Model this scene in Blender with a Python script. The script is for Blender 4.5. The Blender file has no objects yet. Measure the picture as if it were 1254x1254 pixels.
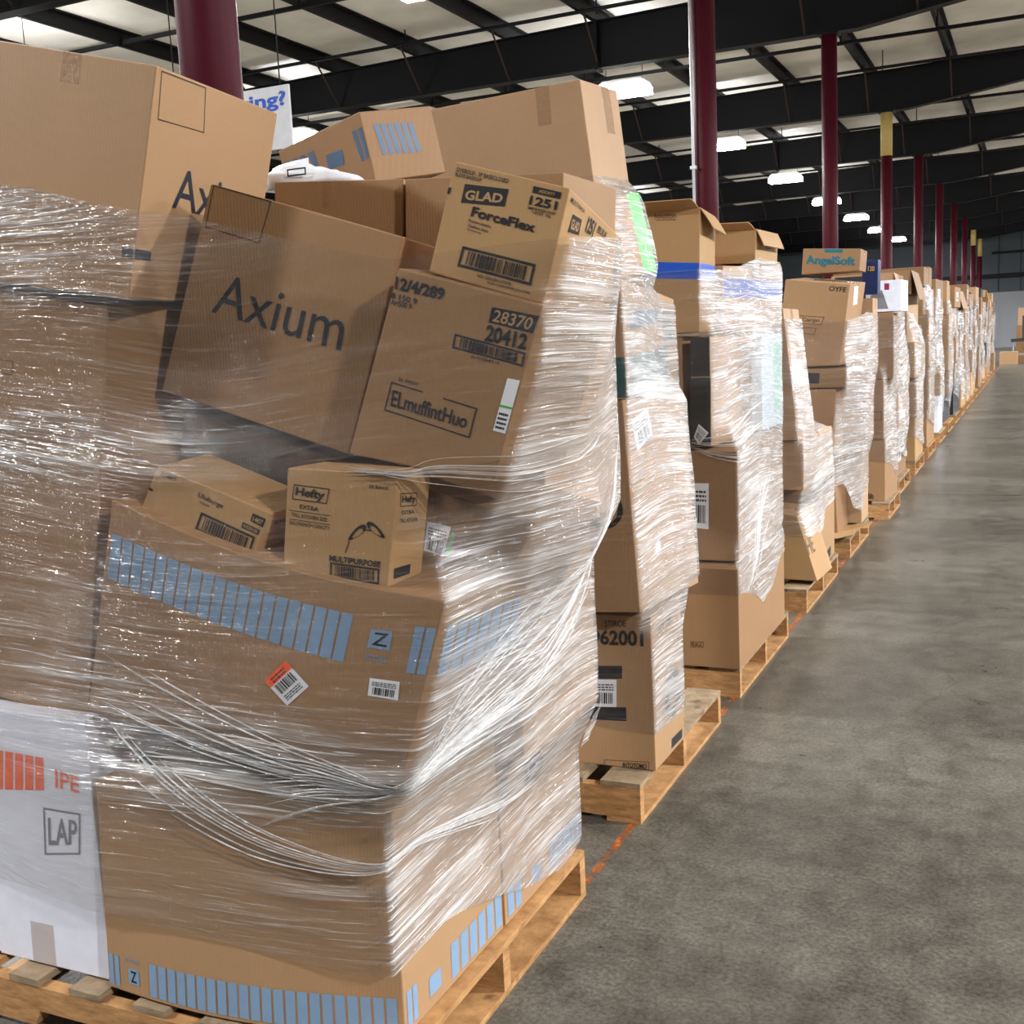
# warehouse aisle: film-wrapped carton stacks on pallets under a dark steel roof
LAMP_W = 300.; LENS_E = 50.; WORLD = .12; EXPO = 1.05; RIGHT_K = 2.6
import bpy, bmesh, math, random
import numpy as np
from mathutils import Vector, Matrix
PI = math.pi
random.seed(7)
SC = bpy.context.scene
COL = SC.collection

# ------------------------------------------------------------------ materials
def new_mat(name):
    m = bpy.data.materials.new(name); m.use_nodes = True
    nt = m.node_tree; b = nt.nodes['Principled BSDF']
    return m, nt, b
def N(nt, t, **kw):
    n = nt.nodes.new(t)
    for k, v in kw.items():
        if k in n.inputs: n.inputs[k].default_value = v
        else: setattr(n, k, v)
    return n
def plain(name, c, rough=.6, metal=0, spec=.4):
    m, nt, b = new_mat(name)
    tc = N(nt, 'ShaderNodeTexCoord')
    nz = N(nt, 'ShaderNodeTexNoise', Scale=18.0, Detail=3.0)
    nt.links.new(tc.outputs['Object'], nz.inputs['Vector'])
    mx = N(nt, 'ShaderNodeMix', data_type='RGBA')
    mx.inputs[6].default_value = (c[0]*.9, c[1]*.9, c[2]*.9, 1); mx.inputs[7].default_value = (min(1, c[0]*1.1), min(1, c[1]*1.1), min(1, c[2]*1.1), 1)
    nt.links.new(nz.outputs['Fac'], mx.inputs[0]); nt.links.new(mx.outputs[2], b.inputs['Base Color'])
    b.inputs['Roughness'].default_value = rough; b.inputs['Metallic'].default_value = metal
    b.inputs['Specular IOR Level'].default_value = spec
    return m
def s2l(r, g, b):
    f = lambda v: (v/255/12.92) if v/255 <= .04045 else ((v/255+.055)/1.055)**2.4
    return (f(r), f(g), f(b))
def cardboard(name, c):
    m, nt, b = new_mat(name)
    tc = N(nt, 'ShaderNodeTexCoord')
    n1 = N(nt, 'ShaderNodeTexNoise', Scale=5.0, Detail=4.0, Roughness=.6)
    n2 = N(nt, 'ShaderNodeTexNoise', Scale=220.0, Detail=2.0)
    wv = N(nt, 'ShaderNodeTexWave', Scale=36.0, Distortion=.6, bands_direction='X')
    for n in (n1, n2, wv): nt.links.new(tc.outputs['Object'], n.inputs['Vector'])
    a = N(nt, 'ShaderNodeMath', operation='MULTIPLY_ADD'); a.inputs[1].default_value = .5; 
    nt.links.new(n1.outputs['Fac'], a.inputs[0])
    a2 = N(nt, 'ShaderNodeMath', operation='MULTIPLY'); a2.inputs[1].default_value = .5
    nt.links.new(n2.outputs['Fac'], a2.inputs[0]); nt.links.new(a2.outputs[0], a.inputs[2])
    oi = N(nt, 'ShaderNodeObjectInfo')
    rp = N(nt, 'ShaderNodeMix', data_type='RGBA')
    rp.inputs[6].default_value = (c[0]*.84, c[1]*.83, c[2]*.80, 1); rp.inputs[7].default_value = (c[0]*1.14, c[1]*1.14, c[2]*1.16, 1)
    nt.links.new(a.outputs[0], rp.inputs[0])
    nt.links.new(rp.outputs[2], b.inputs['Base Color'])
    bp = N(nt, 'ShaderNodeBump', Strength=.12, Distance=.002)
    nt.links.new(wv.outputs['Fac'], bp.inputs['Height']); nt.links.new(bp.outputs[0], b.inputs['Normal'])
    b.inputs['Roughness'].default_value = .62; b.inputs['Specular IOR Level'].default_value = .3
    return m
CB = [cardboard('cardboard_%s' % n, s2l(*c)) for n, c in (('tan', (164,130,95)), ('brown', (149,115,81)), ('kraft', (169,134,92)), ('dark', (137,105,74)), ('pink', (174,141,109)))]
M = {}
M['K'] = plain('print_black', (.012,.012,.014), .5)
M['D'] = plain('print_faded', s2l(92,70,48), .6)
M['N'] = plain('print_navy', (.012,.018,.03), .5)
M['C'] = CB[2]
M['S'] = plain('print_blue_grey', s2l(122,150,180), .5)
M['S2'] = plain('print_slate', s2l(76,100,130), .5)
M['Z'] = M['K']
M['G'] = plain('sticker_green', s2l(70,180,60), .5)
M['W'] = plain('paper_white', s2l(228,230,236), .5)
M['O'] = plain('print_orange', s2l(245,92,28), .5)
M['gy'] = plain('print_grey', s2l(122,124,132), .5)
M['gyd'] = plain('print_dark_grey', s2l(66,72,82), .5)
M['teal'] = plain('print_teal', s2l(20,78,80), .5)
M['tl2'] = plain('print_sea_green', s2l(0,105,125), .5)
M['lime'] = plain('print_lime', s2l(92,225,110), .5)
M['blue'] = plain('print_blue', s2l(20,80,190), .4)
M['mint'] = plain('print_mint', s2l(150,205,190), .5)
M['pale'] = plain('carton_pale_blue', s2l(202,218,230), .5)
M['white'] = plain('carton_white', s2l(224,227,240), .5)
M['navy'] = plain('carton_navy', s2l(16,34,82), .5)
M['gold'] = plain('print_gold', s2l(200,160,50), .5)
M['mar'] = plain('print_maroon', s2l(140,30,70), .5)
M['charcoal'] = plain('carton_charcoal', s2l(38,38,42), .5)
M['steel'] = plain('painted_dark_steel', (.006,.006,.0075), .55, 0, .22)
M['maroon'] = plain('painted_maroon_steel', s2l(74,16,30), .5, 0, .15)
M['yellow'] = plain('painted_yellow_steel', s2l(196,170,100), .45)
M['pipe'] = plain('galvanised_pipe', (.62,.63,.66), .35, .3)
M['rust'] = plain('primer_brown_steel', s2l(62,44,40), .6)
M['lampbody'] = plain('lamp_white_metal', (.75,.75,.75), .4)
M['signblue'] = plain('sign_blue_letters', s2l(40,92,205), .5)
M['chrome'] = plain('cart_chrome', (.7,.7,.72), .25, .9)
M['wallgrey'] = plain('wall_panel_grey', s2l(76,82,88), .7)
M['walllight'] = plain('wall_board_light', s2l(150,152,156), .7)
M['walldark'] = plain('wall_panel_dark', s2l(44,47,54), .8)

def tape_mat():
    m, nt, b = new_mat('clear_packing_tape')
    b.inputs['Base Color'].default_value = (*s2l(176,142,104), 1); b.inputs['Roughness'].default_value = .1
    tc = N(nt, 'ShaderNodeTexCoord'); nz = N(nt, 'ShaderNodeTexNoise', Scale=60.0, Detail=4.0)
    bp = N(nt, 'ShaderNodeBump', Strength=1., Distance=.012)
    nt.links.new(tc.outputs['Object'], nz.inputs['Vector']); nt.links.new(nz.outputs['Fac'], bp.inputs['Height']); nt.links.new(bp.outputs[0], b.inputs['Normal'])
    tr = N(nt, 'ShaderNodeBsdfTransparent'); mx = N(nt, 'ShaderNodeMixShader'); mx.inputs[0].default_value = .34
    nt.links.new(tr.outputs[0], mx.inputs[1]); nt.links.new(b.outputs[0], mx.inputs[2])
    nt.links.new(mx.outputs[0], nt.nodes['Material Output'].inputs['Surface'])
    return m
M['tape'] = tape_mat()

def emit(name, c, s):
    m, nt, b = new_mat(name)
    b.inputs['Base Color'].default_value = (*c, 1); b.inputs['Emission Color'].default_value = (*c, 1); b.inputs['Emission Strength'].default_value = s
    return m
M['lens'] = emit('lamp_lens_lit', (.99, .995, 1), LENS_E)
M['lens_strong'] = emit('lamp_lens_lit_strong', (.99, .995, 1), LENS_E*2.6)

def wood(name, c1, c2):
    m, nt, b = new_mat(name)
    tc = N(nt, 'ShaderNodeTexCoord'); mp = N(nt, 'ShaderNodeMapping'); oi = N(nt, 'ShaderNodeObjectInfo')
    mp.inputs['Scale'].default_value = (14, 14, 60)
    ad = N(nt, 'ShaderNodeVectorMath', operation='ADD')
    nt.links.new(tc.outputs['Object'], ad.inputs[0]); nt.links.new(oi.outputs['Random'], ad.inputs[1])
    nt.links.new(ad.outputs[0], mp.inputs['Vector'])
    nz = N(nt, 'ShaderNodeTexNoise', Scale=1.0, Detail=6.0, Roughness=.65)
    nt.links.new(mp.outputs[0], nz.inputs['Vector'])
    st = N(nt, 'ShaderNodeTexNoise', Scale=9.0, Detail=3.0); nt.links.new(ad.outputs[0], st.inputs['Vector'])
    rp = N(nt, 'ShaderNodeValToRGB'); rp.color_ramp.elements[0].position = .33; rp.color_ramp.elements[1].position = .68
    rp.color_ramp.elements[0].color = (*c1, 1); rp.color_ramp.elements[1].color = (*c2, 1)
    nt.links.new(nz.outputs['Fac'], rp.inputs[0])
    kr = N(nt, 'ShaderNodeValToRGB'); kr.color_ramp.elements[0].position = .27; kr.color_ramp.elements[1].position = .36
    kr.color_ramp.elements[0].color = (.35,.3,.25,1); kr.color_ramp.elements[1].color = (1,1,1,1)
    nt.links.new(st.outputs['Fac'], kr.inputs[0])
    mx = N(nt, 'ShaderNodeMix', data_type='RGBA', blend_type='MULTIPLY'); mx.inputs[0].default_value = 1
    nt.links.new(rp.outputs[0], mx.inputs[6]); nt.links.new(kr.outputs[0], mx.inputs[7])
    nt.links.new(mx.outputs[2], b.inputs['Base Color']); b.inputs['Roughness'].default_value = .7
    return m
M['wood'] = wood('pallet_pine', s2l(140,98,56), s2l(192,146,94))
M['woodgrey'] = wood('pallet_weathered', s2l(112,94,72), s2l(160,138,110))

def concrete():
    m, nt, b = new_mat('polished_concrete')
    tc = N(nt, 'ShaderNodeTexCoord'); P = tc.outputs['Object']
    def nz(s, d, r=.6):
        n = N(nt, 'ShaderNodeTexNoise', Scale=s, Detail=d, Roughness=r); nt.links.new(P, n.inputs['Vector']); return n.outputs['Fac']
    def ramp(inp, p0, p1, c0, c1):
        r = N(nt, 'ShaderNodeValToRGB'); r.color_ramp.elements[0].position = p0; r.color_ramp.elements[1].position = p1
        r.color_ramp.elements[0].color = (*c0, 1); r.color_ramp.elements[1].color = (*c1, 1); nt.links.new(inp, r.inputs[0]); return r.outputs[0]
    def mul(a, c, f=1.):
        x = N(nt, 'ShaderNodeMix', data_type='RGBA', blend_type='MULTIPLY'); x.inputs[0].default_value = f
        nt.links.new(a, x.inputs[6]); nt.links.new(c, x.inputs[7]); return x.outputs[2]
    big = ramp(nz(.9, 6), .30, .72, s2l(98,94,86), s2l(126,121,111))
    mid = ramp(nz(7, 9, .74), .36, .62, (.52,.52,.51), (1,1,1))
    fine = ramp(nz(75, 6, .75), .36, .6, (.48,.48,.46), (1,1,1))
    col = mul(mul(big, mid), fine)
    # hairline cracks
    wr = N(nt, 'ShaderNodeTexNoise', Scale=2.2, Detail=5.0); nt.links.new(P, wr.inputs['Vector'])
    va = N(nt, 'ShaderNodeVectorMath', operation='MULTIPLY_ADD'); va.inputs[1].default_value = (.5,.5,0)
    nt.links.new(wr.outputs['Color'], va.inputs[0]); nt.links.new(P, va.inputs[2])
    vo = N(nt, 'ShaderNodeTexVoronoi', feature='DISTANCE_TO_EDGE', Scale=.4); nt.links.new(va.outputs[0], vo.inputs['Vector'])
    ck = ramp(vo.outputs['Distance'], .0006, .003, (.4,.39,.38), (1,1,1))
    col = mul(col, ck, .35)
    # saw-cut joints every 11.3 m across the aisle
    sp = N(nt, 'ShaderNodeSeparateXYZ'); nt.links.new(P, sp.inputs[0])
    s1 = N(nt, 'ShaderNodeMath', operation='SUBTRACT'); s1.inputs[1].default_value = 11.3; nt.links.new(sp.outputs['Y'], s1.inputs[0])
    ab = N(nt, 'ShaderNodeMath', operation='PINGPONG'); ab.inputs[1].default_value = 5.65; nt.links.new(s1.outputs[0], ab.inputs[0])
    jt = ramp(ab.outputs[0], .006, .011, (.16,.16,.16), (1,1,1)); jt.node.color_ramp.elements[0].position = .012; jt.node.color_ramp.elements[1].position = .02
    col = mul(col, jt)
    nt.links.new(col, b.inputs['Base Color'])
    rr = N(nt, 'ShaderNodeMapRange'); rr.inputs['To Min'].default_value = .22; rr.inputs['To Max'].default_value = .4
    nt.links.new(nz(3.5, 5), rr.inputs['Value']); nt.links.new(rr.outputs[0], b.inputs['Roughness'])
    b.inputs['Specular IOR Level'].default_value = .2
    bp = N(nt, 'ShaderNodeBump', Strength=.06, Distance=.01); nt.links.new(nz(24, 5), bp.inputs['Height']); nt.links.new(bp.outputs[0], b.inputs['Normal'])
    return m
M['floor'] = concrete()
def paint_line():
    m, nt, b = new_mat('worn_orange_paint')
    b.inputs['Base Color'].default_value = (*s2l(176,98,46), 1); b.inputs['Roughness'].default_value = .5
    tc = N(nt, 'ShaderNodeTexCoord'); nz = N(nt, 'ShaderNodeTexNoise', Scale=14.0, Detail=6.0, Roughness=.75)
    nt.links.new(tc.outputs['Object'], nz.inputs['Vector'])
    r = N(nt, 'ShaderNodeValToRGB'); r.color_ramp.elements[0].position = .42; r.color_ramp.elements[1].position = .62
    nt.links.new(nz.outputs['Fac'], r.inputs[0])
    tr = N(nt, 'ShaderNodeBsdfTransparent'); mx = N(nt, 'ShaderNodeMixShader')
    nt.links.new(r.outputs[0], mx.inputs[0]); nt.links.new(tr.outputs[0], mx.inputs[1]); nt.links.new(b.outputs[0], mx.inputs[2])
    nt.links.new(mx.outputs[0], nt.nodes['Material Output'].inputs['Surface'])
    return m
M['line'] = paint_line()
def ceil_mat():
    m, nt, b = new_mat('ceiling_insulation')
    tc = N(nt, 'ShaderNodeTexCoord'); nz = N(nt, 'ShaderNodeTexNoise', Scale=1.3, Detail=6.0); nt.links.new(tc.outputs['Object'], nz.inputs['Vector'])
    r = N(nt, 'ShaderNodeValToRGB'); r.color_ramp.elements[0].position = .3; r.color_ramp.elements[1].position = .7
    r.color_ramp.elements[0].color = (*s2l(222,217,206), 1); r.color_ramp.elements[1].color = (*s2l(244,240,230), 1)
    nt.links.new(nz.outputs['Fac'], r.inputs[0]); nt.links.new(r.outputs[0], b.inputs['Base Color']); b.inputs['Roughness'].default_value = .55
    bp = N(nt, 'ShaderNodeBump', Strength=.25, Distance=.06); nt.links.new(nz.outputs['Fac'], bp.inputs['Height']); nt.links.new(bp.outputs[0], b.inputs['Normal'])
    return m
M['ceiling'] = ceil_mat()

def film_mat(name, base, gain, crease, white=.93):
    """stretch film: clear skin with creases and doubled plies that scatter more light, plus painted sheen"""
    m, nt, b = new_mat(name); L = nt.links.new
    uv = N(nt, 'ShaderNodeUVMap'); uv.uv_map = 'UVMap'
    def math_(op, a, bb=None, c=None, clamp=False):
        n = N(nt, 'ShaderNodeMath', operation=op); n.use_clamp = clamp
        for i, v in enumerate((a, bb, c)):
            if v is None: continue
            if isinstance(v, (int, float)): n.inputs[i].default_value = v
            else: L(v, n.inputs[i])
        return n.outputs[0]
    oi = N(nt, 'ShaderNodeObjectInfo')
    def noise(sx, sy, d, r=.6, dist=0., off=0.):
        mp = N(nt, 'ShaderNodeMapping'); mp.inputs['Scale'].default_value = (sx, sy, 1); mp.inputs['Rotation'].default_value = (0, 0, off)
        L(warp, mp.inputs['Vector'])
        n = N(nt, 'ShaderNodeTexNoise', Scale=1.0, Detail=d, Roughness=r, Distortion=dist); L(mp.outputs[0], n.inputs['Vector']); return n.outputs['Fac']
    # gentle waviness of the bands
    w0 = N(nt, 'ShaderNodeTexNoise', Scale=.6, Detail=1.5)
    sh = N(nt, 'ShaderNodeVectorMath', operation='ADD'); L(uv.outputs[0], sh.inputs[0])
    cm = N(nt, 'ShaderNodeCombineXYZ'); L(math_('MULTIPLY', oi.outputs['Random'], 37.), cm.inputs[0]); L(math_('MULTIPLY', oi.outputs['Random'], 11.), cm.inputs[1]); L(cm.outputs[0], sh.inputs[1])
    L(sh.outputs[0], w0.inputs['Vector'])
    cw = N(nt, 'ShaderNodeCombineXYZ'); L(math_('MULTIPLY', w0.outputs['Fac'], .36), cw.inputs[1])
    wa = N(nt, 'ShaderNodeVectorMath', operation='ADD'); L(sh.outputs[0], wa.inputs[0]); L(cw.outputs[0], wa.inputs[1]); warp = wa.outputs[0]
    n1 = noise(2.6, 130., 3., .6, off=.04); n2 = noise(.9, 26., 4., .65, off=.02); n3 = noise(1.3, 3.2, 3., .55); n4 = noise(7., 210., 2., .6, off=-.12); n5 = noise(1.6, 62., 3., .6, off=-.06)
    def sstep(x, a, bb):
        n = N(nt, 'ShaderNodeMapRange', interpolation_type='SMOOTHSTEP'); n.inputs['From Min'].default_value = a; n.inputs['From Max'].default_value = bb; L(x, n.inputs['Value']); return n.outputs[0]
    at = N(nt, 'ShaderNodeAttribute', attribute_name='painted_haze')     # painted whiteness, raised on aisle sides in place of lamp reflections
    lay = at.outputs['Fac']
    patch = sstep(n3, .40, .66)
    den = math_('MULTIPLY', lay, math_('MULTIPLY_ADD', patch, .9, .35))
    fold = sstep(n1, .56, .68); fold2 = sstep(n4, .58, .69); layer = sstep(n2, .42, .70); crs = sstep(n5, .56, .70)
    al = math_('ADD', math_('MULTIPLY', layer, gain), math_('MULTIPLY', fold, crease)); al = math_('ADD', al, math_('MULTIPLY', crs, crease*.5)); al = math_('ADD', al, math_('MULTIPLY', fold2, crease*.8))
    al = math_('MULTIPLY', al, den); al = math_('ADD', al, math_('MULTIPLY_ADD', lay, base, .012), None, True)
    al = math_('MINIMUM', al, .93)
    # a slanted look passes through more film
    lw = N(nt, 'ShaderNodeLayerWeight', Blend=.5)
    cs = math_('MAXIMUM', math_('SUBTRACT', 1., lw.outputs['Facing']), .38)
    al = math_('SUBTRACT', 1., math_('POWER', math_('SUBTRACT', 1., al), math_('DIVIDE', 1., cs)))
    hgt = math_('ADD', math_('MULTIPLY', n1, .5), math_('ADD', math_('MULTIPLY', n2, 1.), math_('ADD', math_('MULTIPLY', n4, .28), math_('MULTIPLY', n5, .6))))
    bp = N(nt, 'ShaderNodeBump', Strength=.9, Distance=.011); L(hgt, bp.inputs['Height'])
    b.inputs['Base Color'].default_value = (white, white, white, 1); b.inputs['Roughness'].default_value = .22; b.inputs['Specular IOR Level'].default_value = 1.
    L(bp.outputs[0], b.inputs['Normal'])
    tl = N(nt, 'ShaderNodeBsdfTranslucent'); tl.inputs['Color'].default_value = (white, white, white, 1)
    ms = N(nt, 'ShaderNodeMixShader'); ms.inputs[0].default_value = .3; L(b.outputs[0], ms.inputs[1]); L(tl.outputs[0], ms.inputs[2])
    tr = N(nt, 'ShaderNodeBsdfTransparent'); tr.inputs['Color'].default_value = (.87,.865,.86,1)
    gl = N(nt, 'ShaderNodeBsdfGlossy', Roughness=.09); gl.inputs['Color'].default_value = (1,1,1,1); L(bp.outputs[0], gl.inputs['Normal'])
    fr = N(nt, 'ShaderNodeFresnel', IOR=1.5); L(bp.outputs[0], fr.inputs['Normal'])
    fm = math_('MULTIPLY', math_('MINIMUM', math_('MULTIPLY', fr.outputs[0], 1.4), .45), math_('MULTIPLY_ADD', lay, 1.1, .05, True))
    m1 = N(nt, 'ShaderNodeMixShader'); L(fm, m1.inputs[0]); L(tr.outputs[0], m1.inputs[1]); L(gl.outputs[0], m1.inputs[2])
    m2 = N(nt, 'ShaderNodeMixShader'); L(al, m2.inputs[0]); L(m1.outputs[0], m2.inputs[1]); L(ms.outputs[0], m2.inputs[2])
    L(m2.outputs[0], nt.nodes['Material Output'].inputs['Surface'])
    return m
FILM = film_mat('stretch_film', .05, .26, .62)
FILMD = film_mat('stretch_film_doubled', .08, .36, .62)
FILMR = film_mat('stretch_film_gathered', .25, .5, .5, .92)

# ------------------------------------------------------------------ object helpers
def tag(o, label=None, cat=None, group=None, kind=None):
    if label: o['label'] = label
    if cat: o['category'] = cat
    if group: o['group'] = group
    if kind: o['kind'] = kind
    return o
def empty(name, loc):
    o = bpy.data.objects.new(name, None); COL.objects.link(o); o.location = loc; o.empty_display_size = .1; return o
def mesh_obj(name, verts, faces, mat, parent=None, loc=(0,0,0), smooth=False):
    me = bpy.data.meshes.new(name); me.from_pydata([tuple(v) for v in verts], [], faces); me.update()
    if smooth:
        for p in me.polygons: p.use_smooth = True
    me.materials.append(mat)
    o = bpy.data.objects.new(name, me); COL.objects.link(o); o.location = loc
    if parent: o.parent = parent
    return o
class MB:
    def __init__(s): s.v = []; s.f = []
    def box(s, x0, x1, y0, y1, z0, z1):
        b = len(s.v)
        s.v += [(x0,y0,z0),(x1,y0,z0),(x1,y1,z0),(x0,y1,z0),(x0,y0,z1),(x1,y0,z1),(x1,y1,z1),(x0,y1,z1)]
        s.f += [tuple(b+i for i in q) for q in ((0,3,2,1),(4,5,6,7),(0,1,5,4),(1,2,6,5),(2,3,7,6),(3,0,4,7))]; return s
    def prism(s, poly, axis, a, c):
        """extrude a 2D polygon; axis 'y': poly in (x,z); axis 'x': poly in (y,z)"""
        b = len(s.v); n = len(poly)
        for w in (a, c): s.v += [((p, w, q) if axis == 'y' else (w, p, q)) for p, q in poly]
        s.f += [tuple(b+i for i in range(n)), tuple(b+n+i for i in reversed(range(n)))]
        s.f += [(b+i, b+n+i, b+n+(i+1) % n, b+(i+1) % n) for i in range(n)]; return s
    def tube(s, pts, r, n=10, cap=True):
        b = len(s.v); pts = [Vector(p) for p in pts]; up0 = None
        for i, p in enumerate(pts):
            t = (pts[min(i+1, len(pts)-1)]-pts[max(i-1, 0)]).normalized()
            a = Vector((0,0,1)) if abs(t.z) < .9 else Vector((1,0,0))
            u = t.cross(a).normalized(); w = t.cross(u)
            rr = r[i] if isinstance(r, (list, tuple)) else r
            s.v += [tuple(p+u*math.cos(2*PI*k/n)*rr+w*math.sin(2*PI*k/n)*rr) for k in range(n)]
        for i in range(len(pts)-1):
            s.f += [(b+i*n+k, b+i*n+(k+1) % n, b+(i+1)*n+(k+1) % n, b+(i+1)*n+k) for k in range(n)]
        if cap: s.f += [tuple(b+k for k in reversed(range(n))), tuple(b+(len(pts)-1)*n+k for k in range(n))]
        return s
    def build(s, name, mat, parent=None, loc=(0,0,0), smooth=False):
        o = mesh_obj(name, s.v, s.f, mat, parent, loc, smooth)
        bm = bmesh.new(); bm.from_mesh(o.data); bmesh.ops.recalc_face_normals(bm, faces=bm.faces); bm.to_mesh(o.data); bm.free()
        return o

_tc = {}
def text_geo(s, bold=.012):
    if (s, bold) in _tc: return _tc[(s, bold)]
    cu = bpy.data.curves.new('t', 'FONT'); cu.body = s; cu.offset = bold; cu.resolution_u = 3
    o = bpy.data.objects.new('t', cu); COL.objects.link(o)
    dg = bpy.context.evaluated_depsgraph_get(); dg.update()
    me = bpy.data.meshes.new_from_object(o.evaluated_get(dg))
    v = [(p.co.x, p.co.y) for p in me.vertices]; f = [tuple(p.vertices) for p in me.polygons]
    bpy.data.objects.remove(o); bpy.data.curves.remove(cu); bpy.data.meshes.remove(me)
    xs = [p[0] for p in v]; ys = [p[1] for p in v]; x0, x1, y0, y1 = min(xs), max(xs), min(ys), max(ys)
    g = ([((x-x0)/(x1-x0), (y-y0)/(y1-y0)) for x, y in v], f); _tc[(s, bold)] = g; return g

# ------------------------------------------------------------------ cartons
FABC = {'F': lambda u, v: (u,0,v), 'R': lambda u, v: (1,u,v), 'T': lambda u, v: (u,v,1), 'L': lambda u, v: (0,1-u,v), 'K': lambda u, v: (1-u,1,v), 'B': lambda u, v: (u,1-v,0)}
class Carton:
    def __init__(s, corners, bulge=.004, sag=0., front=0.):
        C = np.array(corners, float).reshape(8, 3)
        s.C = C; s.o = C[[0,1,4,5]].mean(0); s.bulge = bulge; s.sag = sag; s.front = front
        s.nrm = {}
        for f in FABC:
            a, b, c = s.tri(*FABC[f](.5,.5)), s.tri(*FABC[f](.6,.5)), s.tri(*FABC[f](.5,.6))
            n = np.cross(b-a, c-a); s.nrm[f] = n/np.linalg.norm(n)
    def tri(s, a, b, c):
        C = s.C
        P = ((1-a)*(1-b)*(1-c))*C[0]+(a*(1-b)*(1-c))*C[1]+(a*(1-b)*c)*C[2]+((1-a)*(1-b)*c)*C[3]+((1-a)*b*(1-c))*C[4]+(a*b*(1-c))*C[5]+(a*b*c)*C[6]+((1-a)*b*c)*C[7]
        P = P.copy(); sn = math.sin(PI*a)
        P[2] -= s.sag*sn*c*(1-b)**2
        P[1] -= s.front*sn*(1-.75*c)*(1-b)
        return P
    def S(s, f, u, v, off=0.):
        u = min(max(u, 0.), 1.); v = min(max(v, 0.), 1.)
        return s.tri(*FABC[f](u, v)) + s.nrm[f]*(off + s.bulge*16*u*(1-u)*v*(1-v)) - s.o
    def size(s, f):
        a, b, c = s.tri(*FABC[f](0,.5)), s.tri(*FABC[f](1,.5)), s.tri(*FABC[f](.5,0))
        return np.linalg.norm(b-a), np.linalg.norm(s.tri(*FABC[f](.5,1))-c)
    def body(s, name, mat, parent, n=8, skip='', bevel=.003):
        V = []; F = []
        for f in FABC:
            if f in skip: continue
            b = len(V)
            for j in range(n+1):
                for i in range(n+1): V.append(s.S(f, i/n, j/n))
            for j in range(n):
                for i in range(n):
                    k = b+j*(n+1)+i; F.append((k, k+1, k+n+2, k+n+1))
        o = mesh_obj(name, V, F, mat, parent)
        bm = bmesh.new(); bm.from_mesh(o.data); bmesh.ops.remove_doubles(bm, verts=bm.verts, dist=1e-4)
        bmesh.ops.recalc_face_normals(bm, faces=bm.faces)
        if not skip and bevel:
            es = [e for e in bm.edges if len(e.link_faces) == 2 and e.calc_face_angle(0) > .7]
            bmesh.ops.bevel(bm, geom=es, offset=bevel, segments=2, affect='EDGES', profile=.5)
        bm.to_mesh(o.data); bm.free()
        if n > 1:
            for p in o.data.polygons: p.use_smooth = False
        if skip:
            md = o.modifiers.new('wall', 'SOLIDIFY'); md.thickness = .005; md.offset = -1
        return o

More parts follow.
